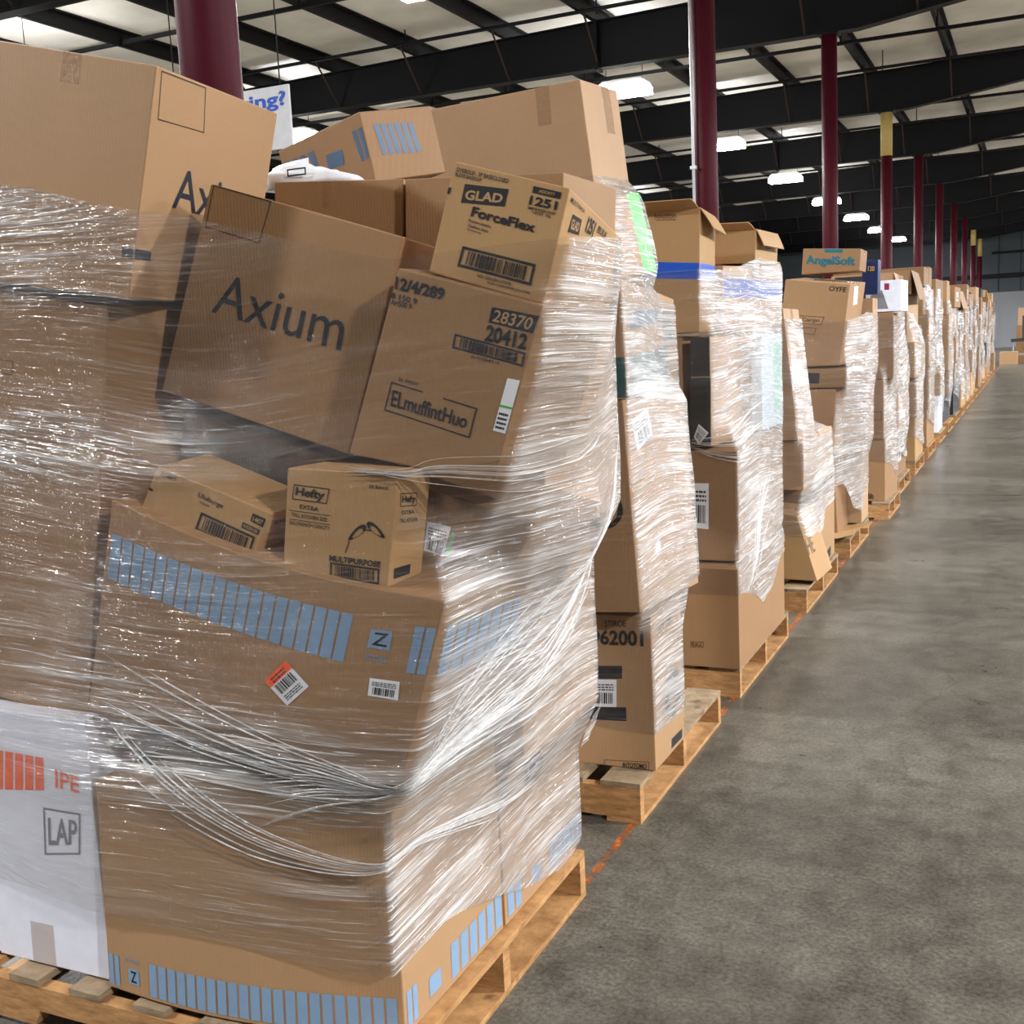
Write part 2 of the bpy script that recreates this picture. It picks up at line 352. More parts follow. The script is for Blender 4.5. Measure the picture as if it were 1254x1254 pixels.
class Decals:
    """prints, stickers and tape of one carton, laid on its faces"""
    def __init__(s, ct, root): s.ct = ct; s.root = root; s.acc = {}; s.i = 0; s.li = 0
    def add(s, part, mat, f, q, pts, faces, off):
        V, F = s.acc.setdefault((part, mat, s.i if part != 'label_print' else s.li), ([], [])); b = len(V)
        q = np.array(q).reshape(4, 2)
        for a, c in pts:
            uv = (1-a)*(1-c)*q[0]+a*(1-c)*q[1]+a*c*q[2]+(1-a)*c*q[3]
            V.append(s.ct.S(f, uv[0], uv[1], off))
        F += [tuple(b+i for i in g) for g in faces]
    def grid(s, part, mat, f, q, r=(0,0,1,1), off=.0008, n=4):
        pts = [(r[0]+(r[2]-r[0])*i/n, r[1]+(r[3]-r[1])*j/n) for j in range(n+1) for i in range(n+1)]
        s.add(part, mat, f, q, pts, [(j*(n+1)+i, j*(n+1)+i+1, (j+1)*(n+1)+i+1, (j+1)*(n+1)+i) for j in range(n) for i in range(n)], off)
    def quads(s, part, mat, f, q, rects, off=.001):
        for r in rects: s.grid(part, mat, f, q, r, off, 1)
    def asp(s, f, q):
        q = np.array(q).reshape(4, 2); W, H = s.ct.size(f); k = np.array([W, H])
        return np.linalg.norm((q[1]-q[0])*k)/max(1e-6, np.linalg.norm((q[3]-q[0])*k))
    def text(s, mat, f, q, t, part='printed_lettering', off=.0012, r=(0,0,1,1), bold=.012):
        v, fc = text_geo(t, bold); s.add(part, mat, f, q, [(r[0]+a*(r[2]-r[0]), r[1]+c*(r[3]-r[1])) for a, c in v], fc, off)
    def frame(s, mat, f, q, t, part='printed_frame', off=.001):
        x = t/max(1., s.asp(f, q)) if s.asp(f, q) > 1 else t
        x = t/s.asp(f, q)
        s.quads(part, mat, f, q, [(0,0,1,t),(0,1-t,1,1),(0,t,x,1-t),(1-x,t,1,1-t)], off)
    def bars(s, mat, f, q, r, n, part='barcode', off=.0012):
        rg = random.Random(n*7+int(r[0]*100)); x = r[0]; R = []
        w = (r[2]-r[0])/n
        while x < r[2]-w*.5:
            k = rg.choice((.4,.6,.9,1.3))*w; R.append((x, r[1], min(x+k, r[2]), r[3])); x += k+rg.choice((.45,.6,1.))*w
        s.quads(part, mat, f, q, R, off)
    def lines(s, mat, f, q, r, n, part, off=.0018):
        rg = random.Random(n+5); R = []; h = (r[3]-r[1])/n
        for i in range(n):
            x = r[0]
            while x < r[2]-.02:
                k = rg.uniform(.05,.16); R.append((x, r[1]+i*h, min(x+k, r[2]), r[1]+i*h+h*.5)); x += k+.03
        s.quads(part, mat, f, q, R, off)
    def finish(s):
        mk = {}
        for (part, mat, i), (V, F) in s.acc.items():
            if part == 'label_print': continue
            o = mesh_obj(part, V, F, mat, s.root)
            if part == 'shipping_label': mk[i] = o; o['label'] = 'white paper shipping label'
            elif part == 'packing_tape': o['label'] = 'strip of clear packing tape'
        for (part, mat, i), (V, F) in s.acc.items():
            if part == 'label_print': mesh_obj(part, V, F, mat, mk[i])
    def apply(s, f, k, q, a):
        s.i += 1; s.li = s.i
        if k == 't': s.text(M[a[1]], f, q, a[0], bold=.0 if a[0] == 'Axium' else .034 if a[0] in ('Hefty', 'ForceFlex', '20412', '962001', '1251', 'MULTIPURPOSE', 'GLAD', 'AngelSoft', '12/4/289') else .014)
        elif k == 'f': s.frame(M[a[0]], f, q, a[1])
        elif k == 'r': s.grid(a[1], M[a[0]], f, q)
        elif k == 'b':
            s.frame(M[a[0]], f, q, .13, 'barcode'); s.bars(M[a[0]], f, q, (.1,.17,.9,.83), 30)
        elif k == 's':
            n, gap = a[1], a[2]
            s.quads('stripe_print', M[a[0]], f, q, [((i+gap/2)/n, 0, (i+1-gap/2)/n, 1) for i in range(n)], .0009)
        elif k == 'g':
            n = 28; t = a[1]; pts = [(.5+math.cos(2*PI*i/n)*rr, .5+math.sin(2*PI*i/n)*rr) for rr in (.5, .5-t) for i in range(n)]
            s.add('printed_ring', M[a[0]], f, q, pts, [(i, (i+1) % n, n+(i+1) % n, n+i) for i in range(n)], .001)
        elif k == 'e':
            n = 20; pts = []
            for rr in (1., .62):
                for i in range(n):
                    t = 2*PI*i/n; x, y = math.cos(t)*.60*rr, math.sin(t)*.20*rr*(1+.35*math.cos(t)) - (.05 if rr < 1 else 0); pts.append((.5+x*.8-y*.6, .5+x*.6+y*.8))
            s.add('printed_drawing', M[a[0]], f, q, pts, [(i, (i+1) % n, n+(i+1) % n, n+i) for i in range(n)], .001)
        elif k == 'l':
            s.grid('shipping_label', M['W'], f, q, off=.0012)
            if a[0] == 'orange':
                s.quads('label_print', M['O'], f, q, [(0,.72,1,1)], .0018)
                s.lines(M['K'], f, q, (.2,.76,.8,.96), 2, 'label_print', .0022); s.bars(M['K'], f, q, (.14,.36,.86,.68), 18, 'label_print', .002)
                s.lines(M['K'], f, q, (.14,.1,.85,.3), 3, 'label_print')
            elif a[0] == 'green':
                s.quads('label_print', M['G'], f, q, [(0,.46,1,.5)], .0018); s.lines(M['K'], f, q, (.12,.06,.85,.4), 4, 'label_print')
            else:
                s.bars(M['K'], f, q, (.14,.12,.86,.52), 16, 'label_print', .0018); s.lines(M['K'], f, q, (.1,.6,.9,.88), 3, 'label_print')
# carton corners in metres (front bottom left/right, front top right/left, then the back face)
BX={
 's1_low_front':(-1.965,1.84,0.145,-1.2,1.91,0.145,-1.2,1.915,0.655,-1.95,1.85,0.655,-1.94,2.4,0.145,-1.197,2.4,0.145,-1.197,2.4,0.655,-1.94,2.4,0.655),
 's1_low_back':(-1.9,2.408,0.145,-1.195,2.408,0.145,-1.195,2.408,0.535,-1.9,2.408,0.535,-1.9,2.925,0.145,-1.195,2.925,0.145,-1.195,2.925,0.535,-1.9,2.925,0.535),
 's1_striped':(-1.9709,1.87,0.8076,-1.1487,1.87,0.7273,-1.0215,1.87,1.1204,-1.8345,1.87,1.3033,-1.9409,2.37,0.8076,-1.1187,2.37,0.7273,-0.9915,2.37,1.1204,-1.8045,2.37,1.3033),
 's1_mid_back':(-1.8,2.44,0.57,-1.135,2.44,0.57,-1.135,2.44,1.13,-1.8,2.44,1.13,-1.8,2.95,0.57,-1.135,2.95,0.57,-1.135,2.95,1.13,-1.8,2.95,1.13),
 's1_under':(-2.0584,2.13,1.2358,-1.0567,2.13,1.0198,-0.9414,2.13,1.2299,-1.9829,2.13,1.523,-2.0184,2.42,1.2358,-1.0167,2.42,1.0198,-0.9014,2.42,1.2299,-1.9429,2.42,1.523),
 's1_up_back':(-1.75,2.47,1.135,-1.06,2.47,1.135,-1.06,2.47,1.66,-1.75,2.47,1.66,-1.75,2.98,1.135,-1.06,2.98,1.135,-1.06,2.98,1.66,-1.75,2.98,1.66),
 's1_axium':(-1.8094,2.03,1.532,-1.32,2.03,1.3831,-1.1557,2.03,1.8202,-1.6221,2.03,1.9695,-1.7794,2.43,1.482,-1.29,2.43,1.3331,-1.1257,2.43,1.7702,-1.5921,2.43,1.9195),
 's1_code':(-1.2809,1.97,1.3912,-0.9552,1.97,1.3329,-0.8343,1.97,1.6663,-1.1367,1.97,1.7557,-1.2509,2.26,1.3912,-0.9252,2.26,1.3329,-0.8043,2.26,1.6663,-1.1067,2.26,1.7557),
 's1_glad':(-1.0812,1.99,1.7448,-0.8427,1.99,1.6684,-0.7795,1.99,1.8743,-1.0113,1.99,1.9467,-1.0838,2.27,1.6753,-0.8453,2.27,1.5989,-0.7822,2.27,1.8048,-1.0139,2.27,1.8772),
 's1_hefty':(-1.4107,1.89,1.1458,-1.162,1.89,1.1201,-1.1203,1.89,1.3613,-1.3774,1.89,1.3719,-1.3987,2.005,1.1458,-1.15,2.005,1.1201,-1.1083,2.005,1.3613,-1.3654,2.005,1.3719),
 's1_small':(-1.7872,1.9,1.2724,-1.5006,1.9,1.1557,-1.4324,1.9,1.2755,-1.7241,1.9,1.3754,-1.7672,2.05,1.2824,-1.4806,2.05,1.1657,-1.4124,2.05,1.2855,-1.7041,2.05,1.3854),
 's1_axtall':(-2.6141,1.88,1.8753,-1.7411,1.88,1.7289,-1.6112,1.88,2.1828,-2.4516,1.88,2.4017,-2.6999,2.4,1.8738,-1.8269,2.4,1.7274,-1.6971,2.4,2.1813,-2.5375,2.4,2.4002),
 's1_left':(-2.8593,1.91,0.872,-2.0166,1.91,0.7643,-1.8277,1.91,1.7205,-2.6015,1.91,1.8524,-2.7893,2.33,0.872,-1.9466,2.33,0.7643,-1.7577,2.33,1.7205,-2.5315,2.33,1.8524),
 's1_white':(-2.47,1.86,0.145,-1.975,1.86,0.145,-1.975,1.86,0.79,-2.47,1.86,0.79,-2.47,2.3,0.145,-1.975,2.3,0.145,-1.975,2.3,0.79,-2.47,2.3,0.79),
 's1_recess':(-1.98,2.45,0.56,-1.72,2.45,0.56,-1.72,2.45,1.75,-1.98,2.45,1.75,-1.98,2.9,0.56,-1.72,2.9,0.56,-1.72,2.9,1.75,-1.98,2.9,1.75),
 's1_topleft':(-1.8874,2.5978,1.7566,-1.4932,2.5999,1.726,-1.47,2.6,2.0251,-1.8642,2.598,2.0557,-1.8894,2.9778,1.7566,-1.4952,2.9799,1.726,-1.472,2.98,2.0251,-1.8662,2.978,2.0557),
 's1_topright':(-1.4722,2.5777,1.7212,-1.045,2.5799,1.6935,-1.0256,2.58,1.9929,-1.4528,2.5778,2.0205,-1.4742,2.9576,1.7212,-1.047,2.9599,1.6935,-1.0276,2.96,1.9929,-1.4548,2.9578,2.0205),
 's1_stripetop':(-2.0506,2.9469,2.0172,-1.6551,2.7745,2.0542,-1.6815,2.7534,2.2386,-2.0771,2.9258,2.2016,-1.9539,3.1775,2.0575,-1.5584,3.0051,2.0946,-1.5848,2.984,2.279,-1.9804,3.1563,2.2419),
 's2_top':(-1.9221,3.5278,2.0222,-1.3203,3.5974,2.0677,-1.3416,3.5499,2.421,-1.9434,3.4803,2.3754,-1.9922,4.0878,2.0931,-1.3905,4.1574,2.1387,-1.4118,4.1099,2.492,-2.0135,4.0403,2.4464),
 's2_green':(-1.8017,3.6339,1.6828,-1.2233,3.5166,1.7909,-1.2753,3.5001,2.0514,-1.8537,3.6175,1.9433,-1.7537,3.8942,1.7089,-1.1753,3.7768,1.8169,-1.2273,3.7604,2.0774,-1.8057,3.8778,1.9694),
 's2_teal':(-1.8792,3.3672,1.3878,-1.1853,3.4558,1.4145,-1.2014,3.4697,1.7863,-1.8953,3.3811,1.7596,-2.006,4.3731,1.3446,-1.3122,4.4617,1.3713,-1.3283,4.4756,1.7431,-2.0221,4.387,1.7164),
 's2_tall':(-1.9554,3.5031,0.6608,-1.1599,3.4377,0.7141,-1.2043,3.4601,1.4039,-1.9999,3.5255,1.3505,-1.9099,4.0445,0.6461,-1.1144,3.979,0.6995,-1.1588,4.0015,1.3892,-1.9544,4.0669,1.3359),
 's2_low':(-1.9329,3.5362,0.1375,-1.1525,3.5283,0.1402,-1.1544,3.5262,0.6772,-1.9348,3.5341,0.6745,-1.9295,3.8714,0.1388,-1.1491,3.8635,0.1416,-1.151,3.8614,0.6785,-1.9314,3.8693,0.6758),
 's3_low':(-1.9666,4.777,0.1383,-1.1603,4.7739,0.1387,-1.1606,4.7743,0.5878,-1.9669,4.7774,0.5873,-1.9629,5.7349,0.1374,-1.1566,5.7318,0.1379,-1.1569,5.7322,0.5869,-1.9632,5.7353,0.5864),
 's3_mid':(-1.9816,4.866,0.6,-1.1818,4.8796,0.6,-1.1793,4.8758,1.0879,-1.9792,4.8622,1.0919,-1.9992,5.901,0.6,-1.1993,5.9145,0.6,-1.1968,5.9107,1.096,-1.9967,5.8971,1.1),
 's3_blacklow':(-1.3947,4.9005,1.1085,-1.2999,4.9001,1.1072,-1.2954,4.9051,1.4115,-1.3903,4.9055,1.4129,-1.3908,5.8773,1.0924,-1.2959,5.8769,1.091,-1.2915,5.8819,1.3954,-1.3864,5.8823,1.3967),
 's3_blackup':(-1.3853,4.9001,1.4115,-1.2959,4.9,1.4112,-1.2953,4.9021,1.5857,-1.3848,4.9022,1.586,-1.385,5.9084,1.3994,-1.2955,5.9083,1.3991,-1.295,5.9104,1.5736,-1.3844,5.9105,1.5739),
 's3_tape':(-1.6973,4.9106,1.61,-1.3503,4.9273,1.61,-1.3415,4.9499,2.1432,-1.6885,4.9334,2.1496,-1.7126,5.2327,1.61,-1.3656,5.2495,1.61,-1.3571,5.2716,2.1298,-1.704,5.2551,2.1362),
 's3_left':(-2,4.93,1.11,-1.43,4.93,1.11,-1.43,4.93,1.59,-2,4.93,1.59,-2,5.5,1.11,-1.43,5.5,1.11,-1.43,5.5,1.59,-2,5.5,1.59),
 's3_blue':(-1.8357,5.4755,1.62,-1.3523,5.3466,1.62,-1.3428,5.34,1.9096,-1.8256,5.4685,1.9282,-1.6799,6.0605,1.62,-1.1965,5.9315,1.62,-1.1868,5.9248,1.9178,-1.6696,6.0533,1.9364),
 's3_pale':(-1.2364,5.4206,1.131,-1.1864,5.4201,1.1309,-1.1853,5.4198,1.5834,-1.2353,5.4203,1.5835,-1.2316,5.8584,1.1313,-1.1817,5.8579,1.1311,-1.1806,5.8576,1.5837,-1.2306,5.8581,1.5838),
 's3_lidtop':(-1.4564,5.5613,1.934,-1.2402,5.5506,1.924,-1.2329,5.5499,2.0833,-1.4491,5.5607,2.0933,-1.4358,5.9732,1.9347,-1.2196,5.9624,1.9247,-1.2123,5.9618,2.084,-1.4285,5.9725,2.094),
 's4_slab':(-1.5805,6.52,0.1785,-1.1268,6.52,0.1643,-1.2385,6.52,0.5419,-1.5729,6.52,0.5837,-1.5605,6.92,0.1785,-1.1068,6.92,0.1643,-1.2185,6.92,0.5419,-1.5529,6.92,0.5837),
 's4_low':(-1.75,6.98,0.145,-1.185,6.98,0.145,-1.185,6.98,0.6,-1.75,6.98,0.6,-1.75,7.5,0.145,-1.185,7.5,0.145,-1.185,7.5,0.6,-1.75,7.5,0.6),
 's4_mid':(-2,6.47,0.7,-1.19,6.47,0.7,-1.19,6.47,0.98,-2,6.47,0.98,-2,7.45,0.7,-1.19,7.45,0.7,-1.19,7.45,0.98,-2,7.45,0.98),
 's4_top':(-2.0147,6.4679,0.985,-1.2107,6.4372,0.985,-1.2897,6.4502,1.7202,-2.0846,6.4793,1.6342,-2.0009,6.8433,0.985,-1.1969,6.8126,0.985,-1.2754,6.8255,1.7152,-2.0702,6.8547,1.6291),
 's5_logo':(-1.6861,8.1466,1.34,-1.2424,8.1303,1.34,-1.1665,8.0999,1.884,-1.6016,8.1128,1.9454,-1.6682,8.7511,1.34,-1.2246,8.7348,1.34,-1.1444,8.7027,1.9146,-1.5795,8.7156,1.976),
 's5_angel':(-1.5266,8.3015,1.98,-1.1321,8.298,1.98,-1.1203,8.3,2.1285,-1.5125,8.3039,2.1594,-1.5236,8.6016,1.98,-1.1291,8.598,1.98,-1.1177,8.6,2.1242,-1.5098,8.6039,2.1552),
 's5_dark':(-1.8018,8.0788,1.19,-1.1987,8.0797,1.19,-1.1854,8.0805,1.32,-1.7885,8.0797,1.32,-1.8022,8.5788,1.19,-1.1991,8.5797,1.19,-1.1859,8.5805,1.32,-1.7889,8.5797,1.32),
 's5_tan':(-1.8961,8.0772,0.72,-1.2943,8.0777,0.72,-1.2589,8.0801,1.18,-1.8607,8.0796,1.18,-1.8964,8.5772,0.72,-1.2946,8.5777,0.72,-1.2591,8.5801,1.18,-1.8609,8.5796,1.18),
 's5_low':(-1.8657,8.1517,0.15,-1.265,8.1519,0.15,-1.2914,8.1501,0.71,-1.8921,8.1499,0.71,-1.8658,8.6517,0.15,-1.2651,8.6519,0.15,-1.2915,8.6501,0.71,-1.8922,8.6499,0.71),
 's5_backlow':(-1.8,8.66,0.15,-1.17,8.66,0.15,-1.17,8.66,0.75,-1.8,8.66,0.75,-1.8,9.02,0.15,-1.17,9.02,0.15,-1.17,9.02,0.75,-1.8,9.02,0.75),
 's5_backmid':(-1.8,8.66,0.76,-1.13,8.66,0.76,-1.13,8.66,1.25,-1.8,8.66,1.25,-1.8,9,0.76,-1.13,9,0.76,-1.13,9,1.25,-1.8,9,1.25),
 's5_backup':(-1.8,8.75,1.26,-1.1,8.75,1.26,-1.1,8.75,1.8,-1.8,8.75,1.8,-1.8,9.02,1.26,-1.1,9.02,1.26,-1.1,9.02,1.8,-1.8,9.02,1.8),
 's5_navy':(-1.1845,8.8001,1.83,-1.0732,8.7988,1.83,-1.0684,8.8,2.075,-1.1797,8.8012,2.0771,-1.1828,8.9506,1.83,-1.0715,8.9494,1.83,-1.0668,8.9506,2.0742,-1.1781,8.9518,2.0764),
 's6_low':(-1.9459,9.8915,0.14,-1.142,9.8494,0.14,-1.142,9.8494,0.66,-1.9459,9.8915,0.66,-1.913,10.5206,0.14,-1.1091,10.4785,0.14,-1.1091,10.4785,0.66,-1.913,10.5206,0.66),
 's6_mid':(-1.9611,9.8643,0.665,-1.1516,9.8361,0.665,-1.1516,9.8361,1.15,-1.9611,9.8643,1.15,-1.9384,10.5139,0.665,-1.1289,10.4857,0.665,-1.1289,10.4857,1.15,-1.9384,10.5139,1.15),
 's6_up':(-1.8893,9.9362,1.155,-1.0898,9.9641,1.155,-1.0898,9.9641,1.7,-1.8893,9.9362,1.7,-1.9102,10.5359,1.155,-1.1107,10.5638,1.155,-1.1107,10.5638,1.7,-1.9102,10.5359,1.7),
 's6_white':(-1.3169,10.0051,1.71,-1.0321,9.9951,1.71,-1.0321,9.9951,1.965,-1.3169,10.0051,1.965,-1.3029,10.4049,1.71,-1.0181,10.3949,1.71,-1.0181,10.3949,1.965,-1.3029,10.4049,1.965),
 's6_black':(-1.6106,9.9427,1.71,-1.321,9.9578,1.71,-1.321,9.9578,1.95,-1.6106,9.9427,1.95,-1.629,10.2922,1.71,-1.3394,10.3073,1.71,-1.3394,10.3073,1.95,-1.629,10.2922,1.95),
}
# prints, stickers and tape: carton, face, kind, corners on the face (0-1), details
DC=[
 ('s1_axtall','R','f',(0.046,0.787,0.379,0.792,0.36,0.989,0.034,0.987),('K', 0.02)),
 ('s1_axtall','R','t',(0.208,0.43,0.91,0.401,0.91,0.606,0.213,0.609),('Axium', 'N')),
 ('s1_axtall','F','r',(0.963,0.181,0.997,0.181,0.995,0.228,0.961,0.228),('N', 'adhesive_strip')),
 ('s1_axtall','R','r',(0.001,0.181,0.109,0.182,0.107,0.222,0.001,0.228),('N', 'adhesive_strip')),
 ('s1_axtall','F','r',(0.712,0.875,0.775,0.874,0.77,0.999,0.713,0.999),('tape', 'packing_tape')),
 ('s1_axium','F','f',(0.027,0.806,0.328,0.804,0.333,0.997,0.018,0.999),('N', 0.02)),
 ('s1_axium','F','t',(0.167,0.439,0.847,0.445,0.834,0.641,0.183,0.627),('Axium', 'N')),
 ('s1_left','F','f',(0.406,0.802,0.656,0.81,0.657,0.843,0.403,0.839),('K', 0.04)),
 ('s1_code','F','t',(0.015,0.893,0.362,0.897,0.354,0.959,0.001,0.957),('12/4/289', 'N')),
 ('s1_code','F','t',(0.006,0.845,0.192,0.845,0.187,0.874,0.001,0.875),('8 150 9', 'N')),
 ('s1_code','F','t',(0.013,0.814,0.164,0.814,0.159,0.843,0.009,0.842),('AH500 9', 'N')),
 ('s1_code','F','r',(0.693,0.847,0.986,0.845,0.997,0.942,0.687,0.927),('N', 'print_block')),
 ('s1_code','F','t',(0.713,0.856,0.963,0.858,0.972,0.926,0.712,0.919),('28370', 'C')),
 ('s1_code','F','t',(0.7,0.748,0.971,0.752,0.963,0.836,0.69,0.836),('20412', 'N')),
 ('s1_code','F','b',(0.507,0.673,0.983,0.663,0.976,0.738,0.499,0.748),('N', 1)),
 ('s1_code','F','t',(0.647,0.646,0.834,0.645,0.832,0.66,0.645,0.66),('0-9/2041-2', 'N')),
 ('s1_code','F','f',(0.166,0.272,0.777,0.221,0.774,0.391,0.163,0.429),('N', 0.05)),
 ('s1_code','F','t',(0.202,0.302,0.735,0.269,0.731,0.347,0.189,0.39),('ELmuffintHuo', 'N')),
 ('s1_code','F','t',(0.211,0.443,0.352,0.436,0.352,0.454,0.21,0.46),('Ex. 870077', 'N')),
 ('s1_code','F','l',(0.908,0.29,0.99,0.287,0.989,0.587,0.909,0.585),('green',)),
 ('s1_glad','F','t',(0.038,0.916,0.495,0.919,0.494,0.955,0.037,0.952),('DYEBOLD . 3P BASECLOSED', 'K')),
 ('s1_glad','F','t',(0.038,0.875,0.267,0.876,0.267,0.909,0.033,0.907),('BLOVE BAGSOUP', 'K')),
 ('s1_glad','F','r',(0.139,0.666,0.512,0.723,0.513,0.873,0.135,0.829),('K', 'logo_block')),
 ('s1_glad','F','t',(0.163,0.696,0.482,0.744,0.481,0.825,0.159,0.783),('GLAD', 'C')),
 ('s1_glad','F','t',(0.249,0.571,0.805,0.57,0.804,0.653,0.25,0.66),('ForceFlex', 'K')),
 ('s1_glad','F','t',(0.241,0.524,0.442,0.516,0.443,0.538,0.24,0.547),('Extendable', 'K')),
 ('s1_glad','F','t',(0.247,0.479,0.424,0.471,0.425,0.497,0.246,0.505),('Gallon kits', 'K')),
 ('s1_glad','F','t',(0.246,0.446,0.369,0.443,0.369,0.46,0.245,0.464),('Drawing', 'K')),
 ('s1_glad','F','r',(0.71,0.89,0.945,0.892,0.943,0.948,0.707,0.947),('K', 'logo_block')),
 ('s1_glad','F','t',(0.761,0.904,0.892,0.906,0.893,0.93,0.762,0.93),('ASSORT7', 'C')),
 ('s1_glad','F','t',(0.704,0.788,0.936,0.795,0.933,0.869,0.704,0.867),('1251', 'K')),
 ('s1_glad','F','t',(0.706,0.75,0.934,0.754,0.935,0.779,0.704,0.774),('IMPRESSIONS', 'K')),
 ('s1_glad','F','t',(0.761,0.721,0.906,0.723,0.908,0.748,0.741,0.748),('UNIT XL', 'K')),
 ('s1_glad','F','b',(0.233,0.121,0.872,0.128,0.873,0.316,0.241,0.304),('K', 1)),
 ('s1_glad','F','t',(0.419,0.075,0.713,0.084,0.71,0.111,0.418,0.102),('NO1 GALLON LOGOR', 'K')),
 ('s1_glad','F','t',(0.516,0.038,0.876,0.047,0.877,0.077,0.515,0.065),('DURX CLEAR RIPPER JUNCTION', 'K')),
 ('s1_glad','F','r',(0.001,0.71,0.025,0.71,0.026,0.769,0.001,0.768),('K', 'logo_block')),
 ('s1_glad','R','r',(0.106,0.675,0.28,0.718,0.277,0.852,0.124,0.835),('K', 'logo_block')),
 ('s1_glad','R','t',(0.126,0.71,0.255,0.735,0.254,0.813,0.132,0.803),('GLAD', 'C')),
 ('s1_glad','R','t',(0.046,0.905,0.292,0.919,0.294,0.946,0.054,0.949),('MULTI BAGS', 'K')),
 ('s1_glad','R','t',(0.36,0.786,0.498,0.793,0.521,0.934,0.379,0.931),('1251', 'K')),
 ('s1_glad','R','t',(0.559,0.862,0.735,0.876,0.754,0.936,0.574,0.927),('BULK', 'K')),
 ('s1_hefty','F','f',(0.06,0.722,0.392,0.707,0.411,0.84,0.072,0.858),('K', 0.06)),
 ('s1_hefty','F','t',(0.087,0.74,0.362,0.718,0.374,0.819,0.097,0.837),('Hefty', 'K')),
 ('s1_hefty','F','t',(0.143,0.645,0.317,0.633,0.319,0.672,0.141,0.683),('EXTRA', 'K')),
 ('s1_hefty','F','r',(0.034,0.619,0.43,0.605,0.43,0.61,0.034,0.624),('K', 'rule_line')),
 ('s1_hefty','F','t',(0.063,0.568,0.407,0.552,0.408,0.585,0.061,0.602),('TALL KITCHEN SIZE', 'K')),
 ('s1_hefty','F','r',(0.046,0.538,0.436,0.527,0.435,0.532,0.046,0.543),('K', 'rule_line')),
 ('s1_hefty','F','t',(0.048,0.495,0.431,0.481,0.436,0.514,0.047,0.525),('BAG STRENGTH CAPACITY', 'K')),
 ('s1_hefty','F','t',(0.762,0.871,0.934,0.865,0.936,0.888,0.763,0.9),('32 BAGS', 'K')),
 ('s1_hefty','F','e',(0.612,0.394,0.776,0.413,0.763,0.578,0.6,0.562),('K',)),
 ('s1_hefty','F','e',(0.944,0.446,0.781,0.441,0.768,0.606,0.929,0.607),('K',)),
 ('s1_hefty','F','r',(0.738,0.512,0.812,0.513,0.812,0.521,0.738,0.52),('K', 'printed_drawing')),
 ('s1_hefty','F','r',(0.589,0.299,0.597,0.3,0.63,0.41,0.619,0.409),('K', 'printed_drawing')),
 ('s1_hefty','F','t',(0.449,0.212,0.92,0.216,0.924,0.269,0.45,0.265),('MULTIPURPOSE', 'K')),
 ('s1_hefty','F','b',(0.463,0.065,0.922,0.075,0.914,0.206,0.458,0.203),('K', 1)),
 ('s1_hefty','F','t',(0.586,0.034,0.853,0.043,0.852,0.06,0.585,0.051),('0 13700 80216 33', 'K')),
 ('s1_hefty','R','f',(0.144,0.721,0.617,0.697,0.605,0.808,0.121,0.833),('K', 0.06)),
 ('s1_hefty','R','t',(0.187,0.735,0.574,0.718,0.564,0.787,0.175,0.809),('Hefty', 'K')),
 ('s1_hefty','R','t',(0.188,0.653,0.552,0.637,0.554,0.668,0.19,0.687),('EXTRA', 'K')),
 ('s1_hefty','R','t',(0.162,0.588,0.674,0.562,0.675,0.597,0.163,0.622),('TALL KITCHEN', 'K')),
 ('s1_hefty','R','r',(0.141,0.117,0.608,0.12,0.605,0.205,0.125,0.208),('K', 'print_block')),
 ('s1_small','F','t',(0.055,0.83,0.186,0.843,0.182,0.956,0.052,0.937),('2,180/1', 'K')),
 ('s1_small','F','t',(0.409,0.74,0.629,0.721,0.626,0.835,0.407,0.854),('Uluburge', 'K')),
 ('s1_small','F','t',(0.439,0.676,0.526,0.675,0.525,0.721,0.438,0.723),('Amount', 'K')),
 ('s1_small','F','b',(0.482,0.196,0.96,0.209,0.949,0.537,0.482,0.538),('K', 1)),
 ('s1_small','F','r',(0.866,0.75,0.976,0.731,0.975,0.88,0.865,0.887),('K', 'print_block')),
 ('s1_small','F','t',(0.881,0.767,0.962,0.762,0.961,0.841,0.88,0.847),('1407', 'C')),
 ('s1_small','F','r',(0.821,0.581,0.965,0.583,0.963,0.674,0.816,0.685),('K', 'print_block')),
 ('s1_small','F','t',(0.832,0.607,0.952,0.601,0.951,0.656,0.83,0.665),('01030120', 'C')),
 ('s1_small','F','r',(0.001,0.486,0.041,0.487,0.04,0.538,0.001,0.541),('K', 'print_block')),
 ('s1_small','R','t',(0.148,0.754,0.4,0.755,0.373,0.851,0.131,0.847),('KING', 'K')),
 ('s1_small','R','r',(0.179,0.001,0.618,0.001,0.613,0.056,0.156,0.083),('K', 'print_block')),
 ('s1_striped','F','s',(0.013,0.651,0.773,0.595,0.771,0.85,0.012,0.857),('S', 20, 0.16)),
 ('s1_striped','F','r',(0.825,0.697,0.887,0.7,0.884,0.802,0.825,0.794),('S', 'icon_block')),
 ('s1_striped','F','t',(0.835,0.715,0.878,0.716,0.877,0.786,0.836,0.782),('Z', 'K')),
 ('s1_striped','F','t',(0.827,0.635,0.885,0.636,0.884,0.665,0.826,0.664),('RECYCLABLE', 'S')),
 ('s1_striped','F','s',(0.941,0.606,0.999,0.611,0.999,0.855,0.937,0.848),('S', 2, 0.2)),
 ('s1_striped','R','s',(0.067,0.574,0.749,0.525,0.717,0.825,0.06,0.843),('S', 7, 0.2)),
 ('s1_striped','F','l',(0.638,0.301,0.689,0.431,0.608,0.537,0.558,0.402),('orange',)),
 ('s1_striped','F','l',(0.857,0.451,0.94,0.456,0.934,0.553,0.852,0.544),('plain',)),
 ('s1_under','F','l',(0.802,0.436,0.85,0.417,0.84,0.73,0.787,0.712),('plain',)),
 ('s1_under','F','r',(0.849,0.463,0.859,0.469,0.855,0.674,0.845,0.679),('G', 'sticker')),
